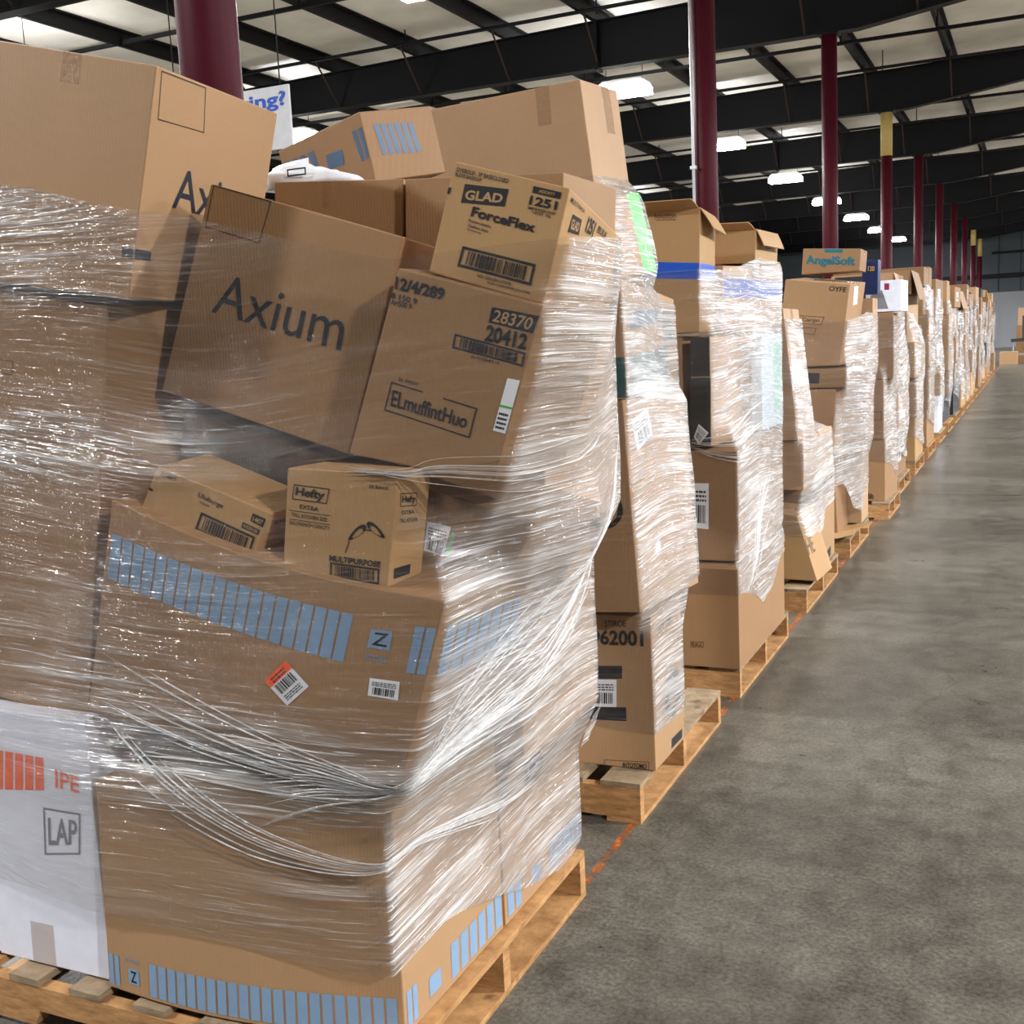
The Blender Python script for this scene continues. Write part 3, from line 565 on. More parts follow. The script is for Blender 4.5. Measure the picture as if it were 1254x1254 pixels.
 ('s1_white','F','s',(0.357,0.683,0.702,0.713,0.72,0.837,0.391,0.844),('O', 5, 0.2)),
 ('s1_white','F','t',(0.772,0.729,0.923,0.723,0.929,0.781,0.782,0.802),('IPE', 'O')),
 ('s1_white','F','f',(0.653,0.455,0.885,0.483,0.914,0.643,0.678,0.644),('gy', 0.04)),
 ('s1_white','F','t',(0.688,0.498,0.871,0.519,0.888,0.615,0.703,0.608),('LAP', 'gy')),
 ('s1_white','F','r',(0.485,0.001,0.642,0.001,0.653,0.172,0.499,0.171),('tape', 'packing_tape')),
 ('s1_white','F','t',(0.072,0.001,0.261,0.001,0.274,0.061,0.085,0.048),('52', 'K')),
 ('s1_stripetop','F','s',(0.082,0.403,0.481,0.399,0.435,0.769,0.025,0.793),('S2', 4, 0.35)),
 ('s1_stripetop','F','s',(0.902,0.331,0.999,0.354,0.999,0.792,0.869,0.786),('S2', 2, 0.3)),
 ('s1_stripetop','F','r',(0.544,0.414,0.727,0.401,0.74,0.611,0.548,0.632),('S2', 'icon_block')),
 ('s1_stripetop','R','s',(0.156,0.364,0.729,0.343,0.688,0.782,0.125,0.813),('S2', 6, 0.3)),
 ('s1_topleft','F','r',(0.385,0.769,0.442,0.768,0.45,0.999,0.392,0.999),('tape', 'packing_tape')),
 ('s2_low','F','t',(0.723,0.801,0.965,0.809,0.966,0.915,0.726,0.897),('962001', 'K')),
 ('s2_low','F','t',(0.79,0.922,0.889,0.931,0.89,0.971,0.791,0.962),('STIROE', 'K')),
 ('s2_low','F','r',(0.681,0.569,0.861,0.591,0.864,0.676,0.684,0.656),('K', 'print_block')),
 ('s2_low','F','l',(0.695,0.388,0.831,0.401,0.836,0.582,0.701,0.569),('plain',)),
 ('s2_low','F','r',(0.673,0.301,0.874,0.313,0.875,0.405,0.675,0.383),('K', 'print_block')),
 ('s2_low','F','f',(0.76,0.001,0.969,0.003,0.971,0.058,0.762,0.039),('K', 0.06)),
 ('s2_low','F','t',(0.849,0.004,0.958,0.009,0.959,0.042,0.85,0.035),('IHTOTOMO', 'K')),
 ('s2_low','R','g',(0.307,0.251,0.851,0.239,0.903,0.547,0.361,0.567),('K', 0.2)),
 ('s2_low','R','s',(0.379,0.351,0.81,0.349,0.83,0.47,0.402,0.483),('K', 6, 0.5)),
 ('s2_low','R','r',(0.523,0.032,0.906,0.027,0.916,0.088,0.534,0.097),('K', 'print_block')),
 ('s2_low','R','t',(0.222,0.86,0.664,0.865,0.673,0.918,0.231,0.912),('ITIS', 'K')),
 ('s2_tall','F','g',(0.79,0.403,0.959,0.398,0.966,0.582,0.798,0.591),('K', 0.13)),
 ('s2_tall','F','t',(0.812,0.489,0.922,0.484,0.926,0.531,0.816,0.536),('cc', 'K')),
 ('s2_tall','R','l',(0.146,0.753,0.398,0.818,0.356,0.952,0.098,0.898),('plain',)),
 ('s2_tall','R','r',(0.294,0.236,0.38,0.258,0.369,0.32,0.298,0.3),('W', 'sticker')),
 ('s2_teal','F','r',(0.001,0.01,0.999,0.004,0.999,0.336,0.001,0.382),('teal', 'colour_band')),
 ('s2_teal','R','r',(0.02,0.003,0.768,0.03,0.77,0.481,0.045,0.339),('teal', 'colour_band')),
 ('s2_teal','R','r',(0.084,0.574,0.626,0.712,0.643,0.851,0.088,0.722),('S2', 'colour_band')),
 ('s2_teal','R','r',(0.7,0.484,0.905,0.525,0.893,0.873,0.692,0.834),('gyd', 'colour_band')),
 ('s2_green','R','r',(0.653,0.001,0.989,0.013,0.997,0.999,0.673,0.999),('lime', 'colour_band')),
 ('s2_top','F','r',(0.742,0.67,0.816,0.669,0.828,0.998,0.751,0.999),('tape', 'packing_tape')),
 ('s2_top','F','r',(0.013,0.732,0.131,0.727,0.12,0.981,0.008,0.986),('tape', 'packing_tape')),
 ('s2_top','R','r',(0.496,0.558,0.731,0.552,0.748,0.999,0.517,0.999),('tape', 'packing_tape')),
 ('s3_mid','F','l',(0.695,0.309,0.834,0.291,0.84,0.711,0.701,0.716),('plain',)),
 ('s3_low','F','t',(0.728,0.188,0.802,0.197,0.803,0.264,0.729,0.255),('FRAGO', 'D')),
 ('s3_blacklow','F','r',(0.001,0.015,0.975,0.006,0.967,0.999,0.001,0.998),('K', 'colour_band')),
 ('s3_blacklow','F','l',(0.179,0.141,0.412,0.022,0.88,0.201,0.417,0.331),('plain',)),
 ('s3_blackup','F','r',(0.001,0.025,0.965,0.021,0.956,0.999,0.019,0.999),('K', 'colour_band')),
 ('s3_tape','F','r',(0.001,0.467,0.995,0.424,0.995,0.555,0.001,0.606),('blue', 'colour_band')),
 ('s3_tape','R','r',(0.028,0.425,0.981,0.433,0.976,0.568,0.024,0.556),('blue', 'colour_band')),
 ('s3_tape','F','t',(0.428,0.931,0.702,0.926,0.702,0.965,0.428,0.97),('houston', 'D')),
 ('s3_tape','F','t',(0.439,0.911,0.692,0.907,0.692,0.923,0.439,0.927),('warehousing', 'D')),
 ('s3_blue','R','r',(0.012,0.502,0.97,0.461,0.965,0.748,0.011,0.8),('blue', 'colour_band')),
 ('s3_pale','R','r',(0.531,0.152,0.919,0.17,0.914,0.905,0.531,0.903),('mint', 'colour_band')),
 ('s3_lidtop','R','f',(0.465,0.464,0.651,0.487,0.644,0.635,0.459,0.611),('D', 0.15)),
 ('s4_top','R','l',(0.001,0.375,0.765,0.412,0.792,0.605,0.001,0.557),('green',)),
 ('s4_low','R','r',(0.044,0.003,0.692,0.03,0.697,0.169,0.049,0.125),('K', 'print_block')),
 ('s4_slab','R','t',(0.001,0.4,0.353,0.394,0.363,0.647,0.01,0.648),('HE', 'D')),
 ('s5_logo','F','t',(0.692,0.907,0.955,0.901,0.958,0.961,0.695,0.966),('OYFE', 'K')),
 ('s5_logo','R','r',(0.33,0.733,0.584,0.745,0.538,0.967,0.279,0.965),('W', 'packing_tape')),
 ('s5_logo','F','f',(0.273,0.511,0.644,0.497,0.679,0.596,0.258,0.605),('D', 0.08)),
 ('s5_logo','F','f',(0.317,0.397,0.549,0.379,0.575,0.458,0.304,0.473),('D', 0.08)),
 ('s5_logo','F','t',(0.335,0.526,0.603,0.516,0.607,0.575,0.325,0.583),('Cargo', 'D')),
 ('s5_angel','F','t',(0.068,0.317,0.922,0.142,0.907,0.635,0.055,0.744),('AngelSoft', 'tl2')),
 ('s5_angel','F','r',(0.376,0.841,0.692,0.823,0.687,0.98,0.372,0.98),('tl2', 'print_block')),
 ('s5_dark','F','r',(0.518,0.299,0.704,0.231,0.702,0.791,0.507,0.864),('K', 'print_block')),
 ('s5_navy','F','t',(0.377,0.673,0.79,0.662,0.784,0.805,0.371,0.815),('120', 'gold')),
 ('s6_white','F','r',(0.534,0.699,0.671,0.689,0.671,0.897,0.534,0.907),('mar', 'print_block')),
 ('s6_white','F','r',(0.097,0.098,0.648,0.09,0.466,0.703,0.144,0.542),('gy', 'print_block')),
 ('s6_low','F','t',(0.813,0.035,0.887,0.038,0.887,0.131,0.813,0.129),('dib', 'K')),
 ('s6_mid','F','f',(0.887,0.321,0.984,0.319,0.984,0.472,0.887,0.475),('D', 0.1)),
 ('s1_low_front','F','s',(0.004,0.02,0.055,0.02,0.055,0.17,0.004,0.17),('S', 2, 0.25)),
 ('s1_low_front','F','r',(0.09,0.05,0.135,0.05,0.135,0.125,0.09,0.125),('S', 'icon_block')),
 ('s1_low_front','F','t',(0.1,0.06,0.125,0.06,0.125,0.115,0.1,0.115),('Z', 'K')),
 ('s1_low_front','F','t',(0.075,0.155,0.135,0.155,0.135,0.172,0.075,0.172),('RECYCLABLE', 'S')),
 ('s1_low_front','F','s',(0.175,0.02,0.985,0.02,0.985,0.175,0.175,0.175),('S', 22, 0.2)),
 ('s1_low_front','R','s',(0.02,0.03,0.12,0.03,0.12,0.19,0.02,0.19),('S', 2, 0.25)),
 ('s1_low_front','R','r',(0.22,0.06,0.33,0.06,0.33,0.15,0.22,0.15),('S', 'icon_block')),
 ('s1_low_front','R','s',(0.42,0.03,0.99,0.03,0.99,0.2,0.42,0.2),('S', 6, 0.25)),
 ('s1_low_back','R','s',(0.02,0.04,0.2,0.04,0.2,0.24,0.02,0.24),('S', 2, 0.25)),
 ('s1_low_back','R','r',(0.32,0.08,0.44,0.08,0.44,0.2,0.32,0.2),('S', 'icon_block')),
 ('s1_low_back','R','s',(0.55,0.04,0.99,0.04,0.99,0.25,0.55,0.25),('S', 7, 0.25)),
 ('s1_low_back','R','r',(0.006,0.8,0.1,0.8,0.1,0.985,0.006,0.985),('K', 'print_block')),
 ('s1_low_back','R','r',(0.3,0.8,0.52,0.8,0.52,0.97,0.3,0.97),('K', 'logo_block')),
 ('s1_low_back','R','t',(0.33,0.83,0.49,0.83,0.49,0.94,0.33,0.94),('CE', 'W')),
]
# name: (label, material, options)
CBT, CBB, CBK, CBD, CBP = CB
INFO = {
 's1_low_front': ('large bulging carton with pale blue stripes at its foot, front corner of nearest pallet', CBT, dict(front=.045)),
 's1_low_back': ('carton with blue striped foot and black logo print behind the bulging corner carton', CBT, {}),
 's1_striped': ('wide tilted carton with pale blue stripe band and orange edged label on nearest pallet', CBB, dict(sag=.034)),
 's1_mid_back': ('plain carton behind the blue striped tilted one, overhanging the aisle under film', CBP, {}),
 's1_under': ('tilted carton with white and green sticker behind the glasses printed carton', CBD, {}),
 's1_up_back': ('plain carton high up behind the number printed carton on nearest pallet', CBP, {}),
 's1_axium': ('large tilted carton with big navy word and printed square, centre of nearest pallet', CBB, {}),
 's1_code': ('tilted carton with 12/4/289 and 20412 numbers under film', CBB, {}),
 's1_glad': ('yellowish carton with 1251, black logo and framed barcode, tilted on top', CBK, dict(bulge=.002)),
 's1_hefty': ('small upright carton printed MULTIPURPOSE with a drawing of glasses', CBK, dict(bulge=.002)),
 's1_small': ('small tilted carton with framed barcode left of the glasses printed carton', CBK, dict(bulge=.002)),
 's1_axtall': ('tall tan carton at top left with printed square and word on its aisle side', CBT, dict(bulge=.006)),
 's1_left': ('tall brown carton under film below the top left tan carton', CBB, {}),
 's1_white': ('white carton with orange bars and clear tape at bottom left', M['white'], {}),
 's1_recess': ('charcoal carton standing in the dark gap behind the front cartons', M['charcoal'], {}),  # filler carton painted charcoal, standing in for the shade of the gap
 's1_topleft': ('low carton behind the big navy word carton, clear tape on its front', CBB, {}),
 's1_topright': ('low carton behind the 1251 carton, right of the taped low carton', CBB, {}),
 's1_stripetop': ('tilted slate striped carton lying on top behind the white bag', CBB, {}),
 's2_top': ('large plain carton with shiny tape topping the second pallet from the camera', CBP, dict(bulge=.005)),
 's2_green': ('carton with bright green back edge under the large plain topping carton', CBP, {}),
 's2_teal': ('carton with dark teal band around its foot on the second pallet', CBT, {}),
 's2_tall': ('tall carton with printed ring and white address label on the second pallet', CBT, {}),
 's2_low': ('lowest carton of the second pallet, printed 962001 with black bars', CBT, {}),
 's3_low': ('plain lowest carton of the third pallet from the camera', CBB, {}),
 's3_mid': ('carton with white sheet stuck to its front, middle of third pallet', CBB, {}),
 's3_blacklow': ('flat standing carton with black edge and white diamond label, third pallet', CBP, {}),
 's3_blackup': ('shallow carton with black edge on top of the diamond labelled one, third pallet', CBP, {}),
 's3_tape': ('open carton with blue tape band and bent flaps on top of third pallet', CBK, dict(flaps=[('F',28,.10),('R',-52,.09),('L',60,.1)])),
 's3_left': ('brown carton left of the black edged cartons on third pallet', CBD, {}),
 's3_blue': ('carton with wide blue band facing the aisle, top rear of third pallet', CBP, {}),
 's3_pale': ('slim pale blue carton with mint strip standing at the aisle edge, third pallet', M['pale'], {}),
 's3_lidtop': ('pale carton with a raised lid flap above the wide blue band carton', CBK, dict(flaps=[('F',35,.08),('R',-60,.07)])),
 's4_slab': ('narrow carton leaning toward the aisle at the foot of the fourth pallet', CBK, {}),
 's4_low': ('lowest carton behind the leaning one, black print near its foot, fourth pallet', CBT, {}),
 's4_mid': ('film covered carton lying over the leaning one on the fourth pallet', CBP, {}),
 's4_top': ('top carton with white and green label on the fourth pallet', CBP, {}),
 's5_logo': ('tilted carton with outlined emblem print and white tape on the fifth pallet', CBT, {}),
 's5_angel': ('carton printed with sea green lettering lying on top of the fifth pallet', CBB, {}),
 's5_dark': ('shallow carton with black print block in the middle of the fifth pallet', CBD, {}),
 's5_tan': ('plain carton below the black print block carton, fifth pallet', CBB, {}),
 's5_low': ('lowest front carton of the fifth pallet', CBD, {}),
 's5_backlow': ('lowest rear carton of the fifth pallet', CBP, {}),
 's5_backmid': ('middle rear carton of the fifth pallet under film', CBP, {}),
 's5_backup': ('upper rear carton of the fifth pallet under film', CBP, {}),
 's5_navy': ('small navy carton with gold figures beside the sea green lettered carton', M['navy'], {}),
 's6_low': ('plain lowest carton of the sixth pallet, small mark near its corner', CBB, {}),
 's6_mid': ('second carton up on the sixth pallet, greyed by film', CBD, {}),
 's6_up': ('third carton up on the sixth pallet, greyed by film', CBD, {}),
 's6_white': ('white printed carton with maroon patch on top of the sixth pallet', M['white'], {}),
 's6_black': ('open dark carton left of the white printed carton, sixth pallet', M['charcoal'], dict(flaps=[('F',20,.1),('K',70,.1)])),
}
STACKS = {}
def carton(key, corners, label, mat, n=8, bulge=.004, sag=0., front=0., flaps=None, group=None, tape=False, decals=None):
    ct = Carton(corners, bulge, sag, front)
    root = empty('cardboard_box', ct.o); tag(root, label, 'box', group)
    if flaps:
        ct.body('carton_body', mat, root, n=n, skip='T')
        for f, ang, ln in flaps:
            a, b = {'F': (3,2), 'R': (2,6), 'K': (6,7), 'L': (7,3)}[f]
            A, B = Vector(ct.C[a]-ct.o), Vector(ct.C[b]-ct.o); e = (B-A).normalized(); out = e.cross(Vector((0,0,1))).normalized()
            d = out*math.cos(math.radians(ang))+Vector((0,0,1))*math.sin(math.radians(ang)); nn = e.cross(d)*.004
            A += e*.006; B -= e*.006; m = MB(); k = 5
            for i in range(k+1):
                t = i/k; bend = d*(ln*t)+Vector((0,0,-.018*t*t)); c = e*(.012*t)
                m.v += [tuple(A+bend+c), tuple(B+bend-c), tuple(B+bend-c+nn), tuple(A+bend+c+nn)]
            for i in range(k):
                q = i*4; m.f += [(q+j, q+(j+1) % 4, q+4+(j+1) % 4, q+4+j) for j in range(4)]
            m.f += [(3,2,1,0), tuple(k*4+j for j in range(4))]
            m.build('flap', mat, root)
    else:
        ct.body('carton_body', mat, root, n=n, bevel=.003 if n > 1 else .006)
    D = Decals(ct, root)
    if tape and not flaps:
        W, Hh = ct.size('T')
        D.grid('packing_tape', M['tape'], 'T', (0,.5-.03/Hh,1,.5-.03/Hh,1,.5+.03/Hh,0,.5+.03/Hh), n=2)
        Wr, Hr = ct.size('R'); k = min(.3, .07/Hr)
        D.grid('packing_tape', M['tape'], 'R', (.5-.03/Wr,1-k,.5+.03/Wr,1-k,.5+.03/Wr,1,.5-.03/Wr,1), n=1)
    for f, k, q, a in decals or []: D.apply(f, k, q, a)
    D.finish()
    return ct
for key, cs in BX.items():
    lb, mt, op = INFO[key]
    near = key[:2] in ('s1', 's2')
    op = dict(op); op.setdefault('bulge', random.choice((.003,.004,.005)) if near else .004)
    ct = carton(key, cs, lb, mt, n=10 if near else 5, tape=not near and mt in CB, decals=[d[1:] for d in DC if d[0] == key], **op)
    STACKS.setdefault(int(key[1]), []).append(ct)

# ------------------------------------------------------------------ pallets
def pallet(x0, x1, y0, y1, label, near=True, seed=0):
    rg = random.Random(seed); root = empty('wooden_pallet', ((x0+x1)/2, (y0+y1)/2, 0)); tag(root, label, 'pallet', 'pallets along the aisle')
    w = (x1-x0)/2; d = (y1-y0)/2
    for yy in (-d+.02, 0, d-.02):
        L_ = 2*w
        if near:
            pl = [(-w,.017),(-w*.56,.017),(-w*.53,.058),(-w*.18,.058),(-w*.15,.017),(w*.15,.017),(w*.18,.058),(w*.53,.058),(w*.56,.017),(w,.017),(w,.121),(-w,.121)]
        else: pl = [(-w,.017),(w,.017),(w,.121),(-w,.121)]
        MB().prism(pl, 'y', yy-.019, yy+.019).build('stringer', M['wood'], root)
    nb = 7 if near else 5
    for i in range(nb):
        bw = .14 if i in (0, nb-1) else .095
        cx = -w+.07+(2*w-.14)*i/(nb-1); j = rg.uniform(-.006, .006)
        MB().box(cx-bw/2, cx+bw/2, -d+j, d+j, .122, .1395).build('deck_board', M['woodgrey'] if rg.random() < .6 else M['wood'], root)
    for i in range(3):
        cx = (-w+.06, 0, w-.06)[i]
        MB().box(cx-.06, cx+.06, -d, d, 0, .016).build('bottom_board', M['wood'], root)
ORD = ['nearest','second','third','fourth','fifth','sixth','seventh','eighth','ninth','tenth','eleventh','twelfth','thirteenth','fourteenth','fifteenth','sixteenth','seventeenth','eighteenth','nineteenth','twentieth','twenty-first','twenty-second','twenty-third','twenty-fourth']
FARY = [11.15, 12.75, 14.35, 16.15, 17.75, 19.3, 20.9, 22.5, 24.1, 25.7, 27.4, 29.1, 30.8, 32.6, 34.4, 36.2]
PY = [(1.805,2.89),(3.40,4.46),(4.80,5.88),(6.40,7.53),(8.06,9.03),(9.76,10.6)]
PL = ['wooden pallet under the nearest carton stack, white carton on its left', 'wooden pallet with bare rear deck under the 962001 carton', 'wooden pallet under the third carton stack', 'wooden pallet under the leaning carton, fourth stack', 'wooden pallet with torn cardboard sheet, fifth stack', 'wooden pallet under the sixth carton stack']
for i, (a, b) in enumerate(PY):
    pallet(-2.47 if i == 0 else -2.39, -1.168 if i != 5 else -1.10, a, b, PL[i], True, i)
for i, y in enumerate(FARY):
    pallet(-2.38, -1.17, y, y+1.05, 'wooden pallet under the %s carton stack along the aisle' % ORD[6+i], i < 3, i+20)

# torn sheet lying on the fifth pallet's front deck
m = MB(); nx, ny = 9, 7; rg = random.Random(3)
for s in (0, 1):
    for j in range(ny+1):
        for i in range(nx+1):
            x = -1.62+.5*i/nx+(.05*j/ny if i == nx else 0); y = 7.93+.55*j/ny+rg.uniform(-.02,.02)*(j in (0,ny)); z = .150+.035*max(0,(i/nx-.55))**2*6+.03*math.sin(j*.9)*max(0, i/nx-.5)
            m.v.append((x, y, z+s*.005))
K = (nx+1)*(ny+1)
for j in range(ny):
    for i in range(nx):
        k = j*(nx+1)+i; m.f += [(k, k+nx+1, k+nx+2, k+1), (K+k, K+k+1, K+k+nx+2, K+k+nx+1)]
rim = [i for i in range(nx+1)]+[j*(nx+1)+nx for j in range(1,ny+1)]+[ny*(nx+1)+i for i in range(nx-1,-1,-1)]+[j*(nx+1) for j in range(ny-1,0,-1)]
for a, b in zip(rim, rim[1:]+rim[:1]): m.f.append((a, b, K+b, K+a))
tag(m.build('cardboard_sheet', CBK), 'torn brown cardboard sheet sticking out over the fifth pallet', 'cardboard')

# ------------------------------------------------------------------ far carton stacks
LAY = ['lowest', 'second', 'third', 'fourth', 'fifth', 'sixth', 'seventh']
CN = {0: 'tan', 1: 'brown', 2: 'yellowish', 3: 'dark brown', 4: 'pale tan'}
def boxc(x0, x1, y0, y1, z0, z1, yaw=0., lean=0.):
    cx, cy = (x0+x1)/2, (y0+y1)/2; c, s = math.cos(yaw), math.sin(yaw)
    P = [(x0,y0,z0),(x1,y0,z0),(x1,y0,z1),(x0,y0,z1),(x0,y1,z0),(x1,y1,z0),(x1,y1,z1),(x0,y1,z1)]
    return [v for x, y, z in P for v in (cx+(x-cx)*c-(y-cy)*s+lean*(z-z0), cy+(x-cx)*s+(y-cy)*c, z)]
rg = random.Random(11)
for i, y in enumerate(FARY):
    st = i+7; z = .142; top = rg.uniform(2.08, 2.42) if i > 1 else (2.12, 2.16)[i]; li = 0
    while z < top-.12 and li < 7:
        h = min(rg.uniform(.28,.52), top-z) if li else rg.uniform(.4,.55)
        if top-(z+h) < .16: h = top-z
        two = rg.random() < .6 and li > 0
        for part in ((0, 1) if two else (2,)):
            y0, y1 = {0: (y+.03, y+.5), 1: (y+.52, y+1.02), 2: (y+.03, y+1.0)}[part]
            ci = rg.randrange(5); x1 = -1.185+rg.uniform(-.07,.02); x0 = x1-rg.uniform(.55,1.1); hh = h*(rg.uniform(.86,.985) if part != 2 else .99)
            yaw = rg.uniform(-.03,.03)
            last = z+h >= top-.13
            op = dict(flaps=[('F',-62,.17),('R',-74,.30)]) if last and part != 1 and (i in (0, 1) or rg.random() < .3) else {}
            mt = CB[ci]; word = CN[ci]
            if rg.random() < .07 and i > 2: mt, word = M['white'], 'white'
            elif rg.random() < .05 and i > 2: mt, word = M['charcoal'], 'charcoal'
            dec = []
            if rg.random() < .45 and not op: dec.append(('F','r',(.6,.5,.85,.5,.85,.7,.6,.7),('D','print_block')))
            if rg.random() < .35 and not op: dec.append(('R','l',(.25,.3,.6,.3,.6,.75,.25,.75),('plain',)))
            ws = {0: 'front ', 1: 'rear ', 2: ''}[part]
            lb = '%s %scarton, %s layer of the %s carton stack along the aisle' % (word, ws, LAY[li], ORD[st-1])
            ct = carton('', boxc(x0, x1, y0, y1, z, z+hh, yaw), lb, mt, n=1, bulge=0., group='cartons of the distant stacks', tape=i < 8 and part == 0, decals=dec, **op)
            STACKS.setdefault(st, []).append(ct)
        z += h; li += 1

# ------------------------------------------------------------------ stretch wrap
EDG = [(0,1),(1,2),(2,3),(3,0),(4,5),(5,6),(6,7),(7,4),(0,4),(1,5),(2,6),(3,7)]
def hull(P):
    P = sorted(set(map(tuple, P)))
    def half(P):
        h = []
        for p in P:
            while len(h) > 1 and (h[-1][0]-h[-2][0])*(p[1]-h[-2][1])-(h[-1][1]-h[-2][1])*(p[0]-h[-2][0]) <= 0: h.pop()
            h.append(p)
        return h
    a = half(P); b = half(P[::-1]); return a[:-1]+b[:-1]
class Wrap:
    def __init__(s, cts, nth, dz, grow, tent):
        C = np.array([c.C for c in cts]); s.c = np.array([(C[:,:,0].min()*.4+C[:,:,0].max()*.6), (C[:,:,1].min()+C[:,:,1].max())/2])
        s.z0, s.z1 = C[:,:,2].min()-.01, C[:,:,2].max()+.01; s.nz = int((s.z1-s.z0)/dz)+2; s.zs = np.linspace(s.z0, s.z1, s.nz); s.nth = nth
        th = np.arange(nth)*2*PI/nth-PI; s.th = th; R = np.zeros((s.nz, nth))
        for k, z in enumerate(s.zs):
            P = []
            for ct in cts:
                c = ct.C
                for a, b in EDG:
                    za, zb = c[a][2], c[b][2]
                    if (za-z)*(zb-z) <= 0 and za != zb:
                        t = (z-za)/(zb-za); p = c[a]+t*(c[b]-c[a]); P.append((p[0]-s.c[0], p[1]-s.c[1] - (ct.front*.8 if p[1] < s.c[1]-.2 else 0)))
            if len(P) < 3: continue
            P += [(.06,0.),(-.06,0.),(0.,.06),(0.,-.06)]
            H = hull(P); r = np.zeros(nth)
            for i in range(len(H)):
                a = np.array(H[i]); b = np.array(H[(i+1) % len(H)]); e = b-a
                den = np.cos(th)*e[1]-np.sin(th)*e[0]
                with np.errstate(all='ignore'):
                    t = (a[0]*e[1]-a[1]*e[0])/den; u = (a[0]*np.sin(th)-a[1]*np.cos(th))/den
                ok = (t > 0) & (u >= -1e-6) & (u <= 1+1e-6) & (np.abs(den) > 1e-9)
                r = np.where(ok & (t > r), t, r)
            R[k] = r
        for k in range(s.nz):                                    # gaps between cartons: take the nearest filled level
            if R[k].max() == 0:
                j = min((abs(j-k), j) for j in range(s.nz) if R[j].max() > 0)[1]; R[k] = R[j]
        R = np.where(R == 0, R.max()*.5, R)
        kk = max(1, int(tent/dz))
        mx = np.array([R[max(0,k-kk):k+kk+1].max(0) for k in range(s.nz)])
        R2 = np.array([mx[max(0,k-kk):k+kk+1].mean(0) for k in range(s.nz)])
        R2 = np.maximum(R2, np.maximum(R2, np.maximum(np.roll(R,1,1), np.roll(R,-1,1))*0+R))
        s.R = R2+grow
    def r(s, th, z):
        f = (th+PI)/(2*PI)*s.nth; i = int(math.floor(f)); t = f-i; g = (z-s.z0)/(s.z1-s.z0)*(s.nz-1); g = min(max(g, 0), s.nz-1.001); k = int(g); w = g-k
        a = s.R[k][i % s.nth]*(1-t)+s.R[k][(i+1) % s.nth]*t; b = s.R[k+1][i % s.nth]*(1-t)+s.R[k+1][(i+1) % s.nth]*t
        return a*(1-w)+b*w
    def pt(s, th, z, off=0.):
        r = s.r(th, z)+off; return (s.c[0]+math.cos(th)*r, s.c[1]+math.sin(th)*r, z)
